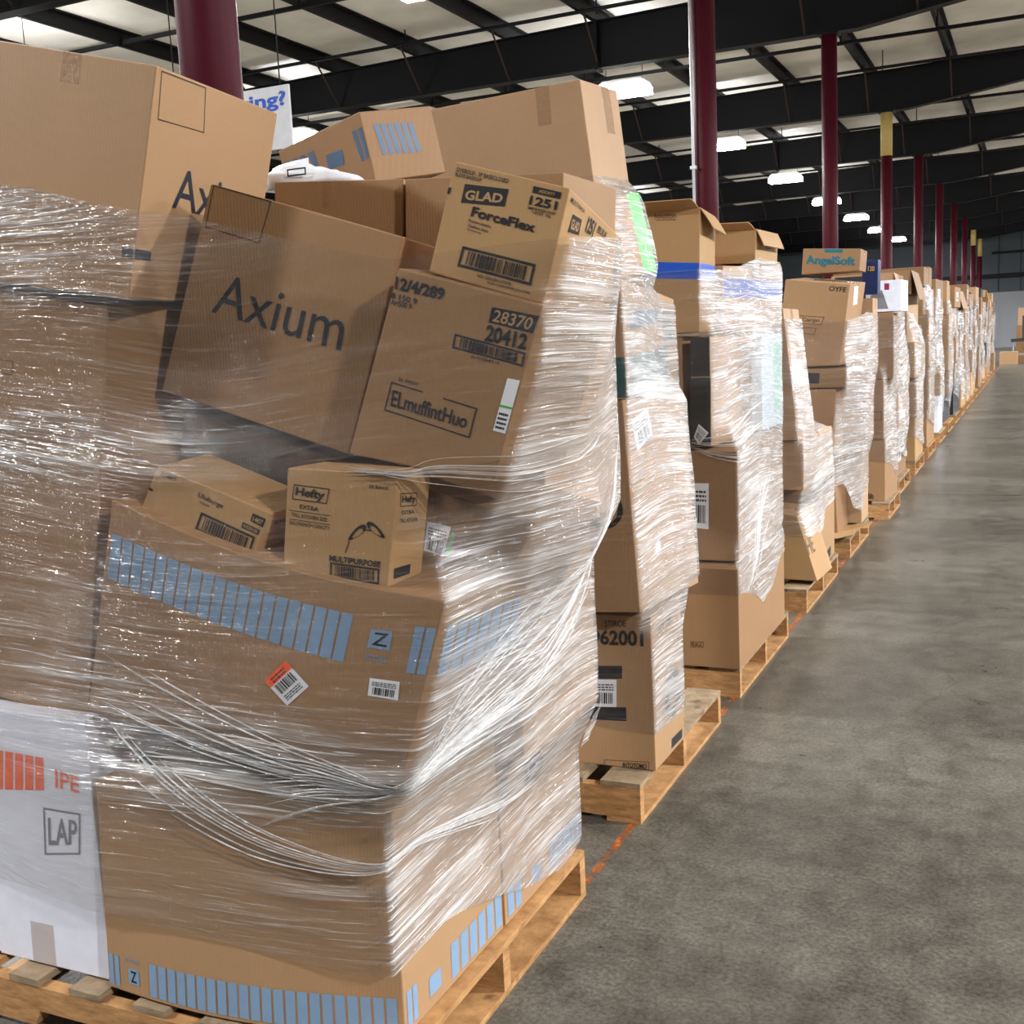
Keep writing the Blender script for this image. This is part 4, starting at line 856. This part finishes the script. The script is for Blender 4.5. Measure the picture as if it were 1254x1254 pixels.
def wrap(cts, label, lo, hi, mat, nth=240, dz=.025, grow=.007, tent=.09, wav=.003, folds=(), seed=0, spots=(), haze0=.45, haze_side=.55):
    W = Wrap(cts, nth, dz, grow, tent); rg = random.Random(seed); ph = [rg.uniform(0, 6.28) for _ in range(8)]
    ang = np.degrees(W.th); zl = np.interp(ang, [p[0] for p in lo], [p[1] for p in lo]); zh = np.interp(ang, [p[0] for p in hi], [p[1] for p in hi])
    zl = np.maximum(zl, W.z0); zh = np.minimum(zh, W.z1)
    nr = max(3, int((zh.max()-zl.min())/dz)); V = []; UV = []
    arc = [0.]
    for j in range(1, nth+1):
        a, b = W.pt(W.th[j-1], 1.), W.pt(W.th[j % nth], 1.); arc.append(arc[-1]+math.hypot(b[0]-a[0], b[1]-a[1]))
    for k in range(nr+1):
        for j in range(nth+1):
            t = W.th[j % nth]; jj = j % nth
            z = zl[jj]+(zh[jj]-zl[jj])*k/nr
            o = wav*(math.sin(4*t+13*z+ph[0])+.7*math.sin(9*t-23*z+ph[1])+.4*math.sin(23*t+9*z+ph[2]))*.5+wav*.6
            V.append(W.pt(t, z, o)); UV.append((arc[j], z))
    F = [(k*(nth+1)+j, k*(nth+1)+j+1, (k+1)*(nth+1)+j+1, (k+1)*(nth+1)+j) for k in range(nr) for j in range(nth)]
    root = mesh_obj('stretch_wrap', V, F, mat, None, smooth=True); tag(root, label, 'plastic wrap', 'stretch wraps around the stacks')
    # origin at the foot of the stack
    c = Vector((W.c[0], W.c[1], float(zl.min())))
    root.data.transform(Matrix.Translation(-c)); root.location = c
    ul = root.data.uv_layers.new(name='UVMap')
    la = root.data.attributes.new('painted_haze', 'FLOAT', 'POINT')
    for i, v in enumerate(V):
        tq = math.atan2(v[1]-W.c[1], v[0]-W.c[0]); j = i % (nth+1); p, q = V[i-j+(j-1) % nth], V[i-j+(j+1) % nth]; ex, ey = q[0]-p[0], q[1]-p[1]; l = haze0+haze_side*max(0., min(1., (ey/max(1e-6, math.hypot(ex, ey))-.45)/.4))  # aisle-facing side painted whiter, as if catching lamp reflections
        for x, y, z, rh, rv, wt in spots: l += wt*math.exp(-((v[0]-x)**2+(v[1]-y)**2)/rh**2-((v[2]-z)/rv)**2)
        la.data[i].value = max(.03, min(1.5, l))
    for l in root.data.loops: ul.data[l.index].uv = UV[l.vertex_index]
    for path, wd in folds:
        q = [(math.atan2(y-W.c[1], x-W.c[0]), z) for x, y, z in path]; P = []
        for i in range(len(q)-1):                                  # smooth path through the points
            p0, p1, p2, p3 = q[max(i-1,0)], q[i], q[i+1], q[min(i+2,len(q)-1)]
            for k in range(8):
                t = k/8; P.append(tuple(.5*(2*p1[d]+(p2[d]-p0[d])*t+(2*p0[d]-5*p1[d]+4*p2[d]-p3[d])*t*t+(3*p1[d]-p0[d]-3*p2[d]+p3[d])*t**3) for d in (0,1)))
        P.append(q[-1]); n = len(P); fv = []; fu = []; ff = []
        pin = min(range(n), key=lambda i: abs(P[i][0]+.95)) if len(path) > 4 else 0
        for sidx in range(int(7+wd*55)):
            o0 = rg.gauss(0, .5); i0 = int(rg.uniform(0, .3)*pin); i1 = n-1-int(rg.uniform(0, .45)*(n-pin)); b0 = len(fv); c_ = 0
            wid = rg.uniform(.0005, .0022)
            for i in range(i0, i1+1):
                t, z = P[i]; sp = wd*(.10+min(1.6, abs(i-pin)/(n*.45))); zz = z+o0*sp; e = min(1, (i-i0)/5, (i1-i)/5)
                for k in (-1, 0, 1):
                    fv.append(tuple(Vector(W.pt(t, zz+k*wid*e, .003+.004*(k == 0)*e+.002*abs(o0)))-c)); fu.append((i*.02+sidx, zz+k*.002))
                if c_:
                    g = b0+c_*3; ff += [(g-3, g, g+1, g-2), (g-2, g+1, g+2, g-1)]
                c_ += 1
        o = mesh_obj('gathered_fold', fv, ff, FILMR, root, smooth=True); o['label'] = 'gathered white strands of film'; o['kind'] = 'stuff'
        lb_ = o.data.attributes.new('painted_haze', 'FLOAT', 'POINT')
        for e in lb_.data: e.value = 1.
        u2 = o.data.uv_layers.new(name='UVMap')
        for l in o.data.loops: u2.data[l.index].uv = fu[l.vertex_index]
    return W
FOLDS1 = [
 ([(-1.928,1.83,.832),(-1.762,1.83,.788),(-1.586,1.83,.752),(-1.419,1.83,.727),(-1.259,1.83,.715),(-1.16,1.85,.715),(-1.11,1.957,.74),(-1.1,2.191,.772),(-1.1,2.475,.824),(-1.1,2.921,.923)], .10),
 ([(-1.951,1.83,.807),(-1.817,1.83,.726),(-1.665,1.83,.641),(-1.518,1.83,.578),(-1.374,1.83,.548),(-1.235,1.83,.54),(-1.13,1.9,.56),(-1.1,2.1,.53),(-1.1,2.338,.489),(-1.1,2.683,.462)], .07),
 ([(-1.509,1.83,.661),(-1.34,1.83,.70),(-1.17,1.84,.715),(-1.1,2.032,.765),(-1.1,2.371,.773),(-1.1,2.903,.752)], .11),
 ([(-1.11,1.88,.735),(-1.1,2.037,.822),(-1.1,2.292,.895),(-1.1,2.656,1.012),(-1.1,2.946,1.162)], .16),
 ([(-1.225,1.86,1.373),(-1.08,1.86,1.362),(-.975,1.86,1.366),(-.95,2.101,1.353),(-.95,2.373,1.367),(-.95,2.591,1.395)], .03)]
wrap(STACKS[1], 'clear stretch film wound around the nearest carton stack', [(-180,.35),(-130,.37),(-90,.33),(-65,.30),(-45,.32),(0,.2),(35,.13),(90,.3),(180,.35)],
     [(-180,2.05),(-145,2.05),(-122,1.985),(-105,1.925),(-85,1.88),(-68,1.83),(-50,1.77),(-20,1.80),(20,1.84),(90,1.9),(140,1.9),(180,2.05)], FILM, nth=420, dz=.02, folds=FOLDS1, seed=1, wav=.003, tent=.06, haze0=.20, haze_side=.95,
     spots=[(-2.05,1.85,1.90,.45,.14,.5),(-2.1,1.85,1.42,.5,.08,.7),(-1.75,1.85,1.15,.5,.10,.35),(-1.95,1.85,.95,.35,.14,.35),(-1.55,1.85,.70,.6,.07,1.0),(-1.5,1.85,.80,.5,.05,.5),(-1.2,1.85,.72,.3,.08,.5),(-1.3,1.85,.92,.25,.13,-.15),(-1.24,1.85,1.23,.3,.16,-.26),(-1.62,1.85,1.27,.22,.11,-.3),(-1.3,1.85,1.72,.3,.2,-.1),(-.95,1.9,1.7,.25,.25,-.14),(-1.1,2.3,.85,.4,.16,.5),(-1.0,2.6,1.5,.4,.3,.25),(-1.25,1.85,.62,.22,.05,-.5),(-1.5,1.85,.45,.5,.1,.2)])
wrap(STACKS[2], 'clear stretch film wound around the second carton stack', [(-180,.3),(-70,.28),(-20,.26),(20,.30),(90,.3),(180,.3)], [(-180,2.10),(-60,2.12),(0,2.14),(180,2.1)], FILM, nth=300, dz=.03, seed=2, tent=.06, haze0=.10, haze_side=.95)
wrap(STACKS[3], 'clear stretch film wound around the third carton stack', [(-180,.48),(-60,.47),(-30,.34),(0,.38),(35,.5),(90,.4),(180,.48)], [(-180,1.88),(-60,1.88),(-20,1.9),(35,1.95),(180,1.88)], FILM, nth=300, dz=.03, seed=3, tent=.08, haze0=.16, haze_side=.95,
     folds=[([(-1.4,4.85,1.13),(-1.2,4.9,1.12),(-1.18,5.3,1.17),(-1.18,5.8,1.22)], .10), ([(-1.36,4.9,1.75),(-1.3,5.2,1.68),(-1.25,5.5,1.66),(-1.2,5.85,1.7)], .10), ([(-1.19,4.95,.45),(-1.18,5.3,.8),(-1.18,5.6,1.0)], .12)])
wrap(STACKS[4], 'clear stretch film wound around the fourth carton stack', [(-180,.5),(-60,.42),(-20,.40),(20,.5),(180,.5)], [(-180,1.66),(180,1.66)], FILMD, nth=220, dz=.035, seed=4, haze0=.35, haze_side=.7, tent=.1, wav=.004)
wrap(STACKS[5], 'clear stretch film wound around the fifth carton stack', [(-180,.5),(-60,.5),(-25,.3),(20,.25),(90,.5),(180,.5)], [(-180,1.62),(-60,1.65),(0,1.7),(180,1.62)], FILM, nth=220, dz=.04, seed=5, haze0=.22, haze_side=.8, tent=.1, wav=.005)
wrap(STACKS[6], 'clear stretch film wound around the sixth carton stack', [(-180,.5),(-60,.48),(0,.4),(30,.3),(90,.5),(180,.5)], [(-180,1.66),(180,1.66)], FILM, nth=200, dz=.04, seed=6, haze0=.35, haze_side=.7, tent=.1, wav=.005)
for st in range(7, 7+len(FARY)):
    cz = max(c.C[:,2].max() for c in STACKS[st]); rg = random.Random(st)
    b = rg.uniform(.25,.55); t = cz-rg.uniform(.12,.5)
    wrap(STACKS[st], 'clear stretch film wound around the %s carton stack' % ORD[st-1], [(-180,b+.1),(-60,b+.1),(0,b),(60,b-.1),(180,b+.1)], [(-180,t),(-30,t+.05),(30,t-.1),(180,t)], FILMD if st in (7, 8, 10, 13) else FILM, nth=120 if st < 12 else 72, dz=.06, seed=st, tent=.12, wav=.012, haze0=.4, haze_side=.6)

# loose flap of film hanging from the nearest stack's rear edge
m = MB()
for j in range(5):
    for i in range(5): m.v.append((-1.115-.004*j+.004*math.sin(i*2+j), 2.80+.035*i-.004*j, .535-.016*j+.01*i+.004*math.sin(i*1.7)))
for j in range(4):
    for i in range(4): m.f.append((j*5+i, j*5+i+1, j*5+i+6, j*5+i+5))
o = m.build('plastic_flap', FILMD, smooth=True); u = o.data.uv_layers.new(name='UVMap')
for e in o.data.attributes.new('painted_haze', 'FLOAT', 'POINT').data: e.value = .5
for l in o.data.loops: v = o.data.vertices[l.vertex_index].co; u.data[l.index].uv = (v.y, v.z)
tag(o, 'loose flap of clear film hanging below the overhanging rear carton', 'plastic wrap')

# white plastic bag lying on the low taped carton
m = MB(); n = 14; rg = random.Random(5)
for j in range(8):
    ph_ = j/7*PI/2
    for i in range(n):
        a = 2*PI*i/n; w = 1+.12*math.sin(3*a+j)+rg.uniform(-.05,.05)
        m.v.append((math.cos(a)*.15*math.cos(ph_)**.7*w if j < 7 else 0, math.sin(a)*.06*math.cos(ph_)**.7*w if j < 7 else 0, .055*math.sin(ph_)*(1-.35*math.cos(a))+.006*math.sin(5*a)))
for j in range(7):
    for i in range(n): m.f.append((j*n+i, j*n+(i+1) % n, (j+1)*n+(i+1) % n, (j+1)*n+i))
m.f.append(tuple(reversed(range(n))))
bag = tag(m.build('plastic_bag', M['W'], loc=(-1.80, 2.672, 2.045), smooth=True), 'crumpled white plastic bag lying behind the top left tan carton', 'bag')
pm = MB(); pm.box(-.03,.03,-.0615,-.061,.022,.026); pm.box(-.03,.03,-.0615,-.061,.038,.042); pm.box(-.03,-.026,-.0615,-.061,.022,.042); pm.box(.026,.03,-.0615,-.061,.022,.042)
pm.build('printed_mark', M['K'], bag)

# ------------------------------------------------------------------ the hall
def struct(name, mb, mat, label=None):
    o = mb.build(name, mat); o['kind'] = 'structure'
    if label: o['label'] = label
    return o
X0, X1, Y0, Y1 = -27., 15., -14., 72.
struct('floor', MB().box(X0, X1, Y0, Y1, -.2, 0), M['floor'], 'polished grey concrete floor')
zc = lambda x: 6.98+.02*(x+12) if x < -3 else 7.16+.035*(x+3)
struct('ceiling', MB().prism([(X0, zc(X0)), (-3, zc(-3.001)), (X1, zc(X1)), (X1, zc(X1)+.3), (X0, zc(X0)+.3)], 'y', Y0, Y1), M['ceiling'], 'beige insulated ceiling')
struct('wall_left', MB().box(X0-.2, X0, Y0, Y1, 0, 7.2), M['walldark'], 'dark side wall')
struct('wall_right', MB().box(X1, X1+.2, Y0, Y1, 0, 8.), M['wallgrey'], 'grey side wall')
struct('wall_far', MB().box(X0, X1, Y1, Y1+.2, 0, 8.), M['wallgrey'], 'grey metal panel end wall')
struct('trim_1', MB().box(X0, X1, Y1-.12, Y1-.002, 3.95, 4.2), M['steel'], 'dark horizontal girt on the end wall')
struct('trim_2', MB().box(-3.4, X1, Y1-.06, Y1-.002, 0, 3.15), M['walllight'], 'pale lower boarding on the end wall')
struct('trim_3', MB().box(-1.207, -1.182, -4, 60, .0005, .0012), M['line'], 'worn orange line painted along the pallets')
struct('trim_4', MB().box(-2.5, 6, Y1-.12, Y1-.002, 5.3, 5.45), M['steel'], 'upper dark girt on the end wall')
for i in range(8):
    struct('trim_%d' % (5+i), MB().box(-3.3+i*1.15, -3.25+i*1.15, Y1-.03, Y1-.002, 3.2, 7.), M['walldark'], 'panel joint of the end wall')

CY = [3.84, 11.4, 18.9, 26.3, 33.5, 40.7, 47.8, 55., 62.3, 69.3]
for i, y in enumerate(CY):
    root = tag(empty('steel_column', (-3.02, y, 0)), 'round maroon steel column, %s from the camera%s' % (ORD[i], ', with yellow upper section' if i in (3, 8, 9) else ''), 'column', 'steel columns behind the pallets')
    zt = 6.06; zs = {3: 5.17, 8: 5.3, 9: 5.1}.get(i, zt)
    MB().tube([(0,0,0), (0,0,zs)], .12, 28).build('column_shaft', M['maroon'], root, smooth=True)
    if zs < zt: tag(MB().tube([(0,0,zs), (0,0,zt)], .122, 28).build('column_shaft', M['yellow'], root, smooth=True), 'yellow upper section')
    MB().box(-.2,.2,-.2,.2,0,.02).build('base_plate', M['maroon'], root)
    MB().box(-.16,.16,-.13,.13,zt,zt+.02).build('cap_plate', M['steel'], root)
root = tag(empty('conduit_pipe', (-3.10, 11.245, 0)), 'thin pale pipe running up the second maroon column', 'pipe')
MB().tube([(0,0,0), (0,0,6.9)], .015, 12).build('pipe_run', M['pipe'], root, smooth=True)
for z in (1.5, 3.2, 4.9): MB().box(-.03,.03,-.02,.03,z,z+.03).build('pipe_clip', M['pipe'], root)

PX = [-24.1,-22.4,-20.7,-19.,-17.3,-15.5,-13.7,-11.95,-10.2,-8.45,-6.8,-5.07,-3.4,-1.74,0.,1.75,3.5,5.3]
zb = lambda x: 6.08+(0 if x < -2.6 else min(.13*(x+2.6), .75))
zt_ = lambda x: zc(x)-.245
for i, y in enumerate(CY):
    root = tag(empty('roof_rafter', (-3, y, 6.08)), 'deep dark steel roof rafter over the %s column' % ORD[i], 'roof beam', 'roof rafters')
    xs = [X0+.02, -12, -2.6, 0, 3., X1-.02]
    lo = [(x+3, zb(x)-6.08) for x in xs]; hi = [(x+3, zt_(x)-6.08) for x in xs]
    MB().prism(lo+hi[::-1], 'y', -.008, .008).build('web', M['steel'], root)
    for nm, q, s in (('bottom_flange', lo, 1), ('top_flange', hi, -1)):
        MB().prism(q+[(a, b+s*.018) for a, b in q[::-1]], 'y', -.11, .11).build(nm, M['steel'], root)
    for x in (-10.2, -3.0, -6.8):
        k = 1 if x == -6.8 else 0
        if k: tag(MB().box(x+3-.03, x+3+.03, -.13, .13, zb(x)-6.08-.03, zt_(x)-6.08+.02).build('splice_plate', M['steel'], root), 'bolted splice')
    for x in PX:
        if x > -16: MB().tube([(x+3+.02, -.05, zb(x)-6.05), (x+3+.02, -.75, zc(x)-6.08-.2)], .018, 6).build('flange_brace', M['rust'], root)
for i, x in enumerate(PX):
    z1 = zc(x)
    root = MB().prism([(-.075,-.24),(-.055,-.24),(-.0,-.24),(.0,-.02),(.075,-.02),(.075,0),(-.02,0),(-.02,-.22),(-.075,-.22)], 'y', Y0+.1, Y1-.1).build('roof_purlin', M['steel'], None, (x, 0, z1))
    tag(root, 'dark steel purlin running the length of the roof, number %d from the left wall' % (i+1), 'roof beam', 'roof purlins')
for i, y in enumerate(CY[1:7]):
    yy = y-.85
    root = tag(empty('sprinkler_pipe', (-8, yy, 6.7)), 'thin dark pipe hung across the roof before the %s rafter' % ORD[i+1], 'pipe', 'pipes hung under the roof')
    MB().tube([(-18.9, 0, 0), (20, 0, .2)], .032, 8).build('pipe_run', M['steel'], root, smooth=True)
    for k in range(9):
        x = -16+k*3.5; MB().tube([(x, 0, .02), (x, 0, zc(x-8)-6.7)], .012, 6).build('hanger_rod', M['steel'], root)
    yy = y-3.7
    root = tag(empty('brace_bar', (-8, yy, 6.7)), 'dark bracing bar across the purlins halfway to the %s rafter' % ORD[i+1], 'roof brace', 'purlin bracing bars')
    MB().box(-18.9, 20, -.03, .03, .03, .09).build('bar', M['steel'], root)
    for x in PX: MB().box(x+8-.02, x+8+.02, -.02, .02, .09, zc(x)-6.7-.1).build('bar_clip', M['steel'], root)

# lamps
RN = {-14.3: 'left row', -7.: 'row behind the columns', 7.6: 'right row'}
for x in (-14.3, -7., 7.6):
    for k in range(-3, 7):
        if (x < -10 and k > 3) or (x > 5 and k > 5): continue
        y = 20.8+7.42*k; z = 6.2
        root = tag(empty('high_bay_lamp', (x, y, z)), 'lit white ceiling lamp, number %d from the camera end, %s' % (k+4, RN[x]), 'lamp', 'ceiling lamps')
        MB().prism([(-.45,0),(-.45,-.07),(.45,-.07),(.45,0),(.36,.06),(-.36,.06)], 'y', -.2, .2).build('lamp_housing', M['lampbody'], root)
        m = MB(); m.prism([(-.47,-.2),(.47,-.2),(.47,-.071),(-.47,-.071)], 'y', -.22, .22); m.build('lamp_lens', M['lens_strong' if x == 7.6 else 'lens'], root)
        for s in (-.35, .35): MB().tube([(s, 0, .06), (s, 0, zc(x)-z-.02)], .006, 5).build('hanger_wire', M['steel'], root)
        ld = bpy.data.lights.new('lamp_glow', 'AREA'); ld.shape = 'RECTANGLE'; ld.size = .9; ld.size_y = .36; ld.energy = LAMP_W*{7.6: RIGHT_K}.get(x, .95); ld.color = (.985, .99, 1); ld.spread = math.radians(165)
        lo_ = bpy.data.objects.new('lamp_glow', ld); COL.objects.link(lo_); lo_.parent = root; lo_.location = (0, 0, -.215)

# hanging sign behind the first column
root = tag(empty('hanging_sign', (-4.28, 5.6, 2.76)), 'white hanging sign with blue lettering behind the first maroon column', 'sign')
MB().box(-.46,.41,-.008,.008,0,.345).build('sign_board', M['W'], root)
v, f = text_geo('Hiring?', .03)
q = [(-.10+.49*a, -.0095, .21+.105*b) for a, b in v]; mesh_obj('sign_lettering', q, f, M['signblue'], root)
for s in (-.4, .35): MB().tube([(s, 0, .345), (s, 0, 4.2)], .004, 5).build('hanger_wire', M['steel'], root)

# goods at the far end of the aisle
for i, (x0, x1, y, z0, z1, c, lb) in enumerate(((-1.25,-.65,44.5,.0,.45,CBT,'carton on the floor at the far end of the aisle'), (-.6,.2,45.5,.9,1.35,CBB,'brown carton riding on the black cart at the far end'), (-.7,-.1,47.,1.36,2.0,CBP,'pale carton stacked behind the black cart at the far end'))):
    carton('', boxc(x0, x1, y, y+.7, z0, z1), lb, c, n=1, bulge=0.)
carton('', boxc(-.75, .1, 46.9, 47.8, 0, 1.35), 'large carton standing behind the black cart at the far end', CBD, n=1, bulge=0.)
root = tag(empty('platform_cart', (-.2, 45.8, 0)), 'black wheeled cart with upright handle at the far end of the aisle', 'cart')
MB().box(-.7,.7,-.5,.5,.78,.88).build('cart_deck', M['charcoal'], root)
MB().box(-.65,.65,-.45,.45,.3,.36).build('cart_shelf', M['chrome'], root)
for sx in (-.62,.62):
    for sy in (-.42,.42):
        MB().tube([(sx,sy,.14),(sx,sy,.78)], .03, 8).build('leg', M['chrome'], root); MB().tube([(sx-.03,sy,.08),(sx+.03,sy,.08)], .08, 14).build('wheel', M['charcoal'], root)
MB().tube([(-.3,-.45,.88),(-.3,-.45,1.7)], .03, 8).build('handle', M['charcoal'], root)

# ------------------------------------------------------------------ light, camera, view
w = bpy.data.worlds.new('hall_world'); SC.world = w; w.use_nodes = True
bg = w.node_tree.nodes['Background']; bg.inputs[0].default_value = (.93,.96,1,1); bg.inputs[1].default_value = WORLD
cam = bpy.data.cameras.new('camera'); co = bpy.data.objects.new('camera', cam); COL.objects.link(co)
cam.sensor_fit = 'HORIZONTAL'; cam.sensor_width = 36; cam.lens = 36*1392/1254; cam.clip_start = .02; cam.clip_end = 300
Rw = ((.90835933,.01814639,-.41779664),(.41545232,-.15329869,.89660408),(-.04777755,-.98801327,-.14678925))
co.matrix_world = Matrix(((Rw[0][0],-Rw[0][1],-Rw[0][2],0),(Rw[1][0],-Rw[1][1],-Rw[1][2],0),(Rw[2][0],-Rw[2][1],-Rw[2][2],1.6),(0,0,0,1)))
SC.camera = co
vs = SC.view_settings; vs.view_transform = 'Standard'; vs.look = 'None'; vs.gamma = 1; vs.use_curve_mapping = False; vs.exposure = EXPO
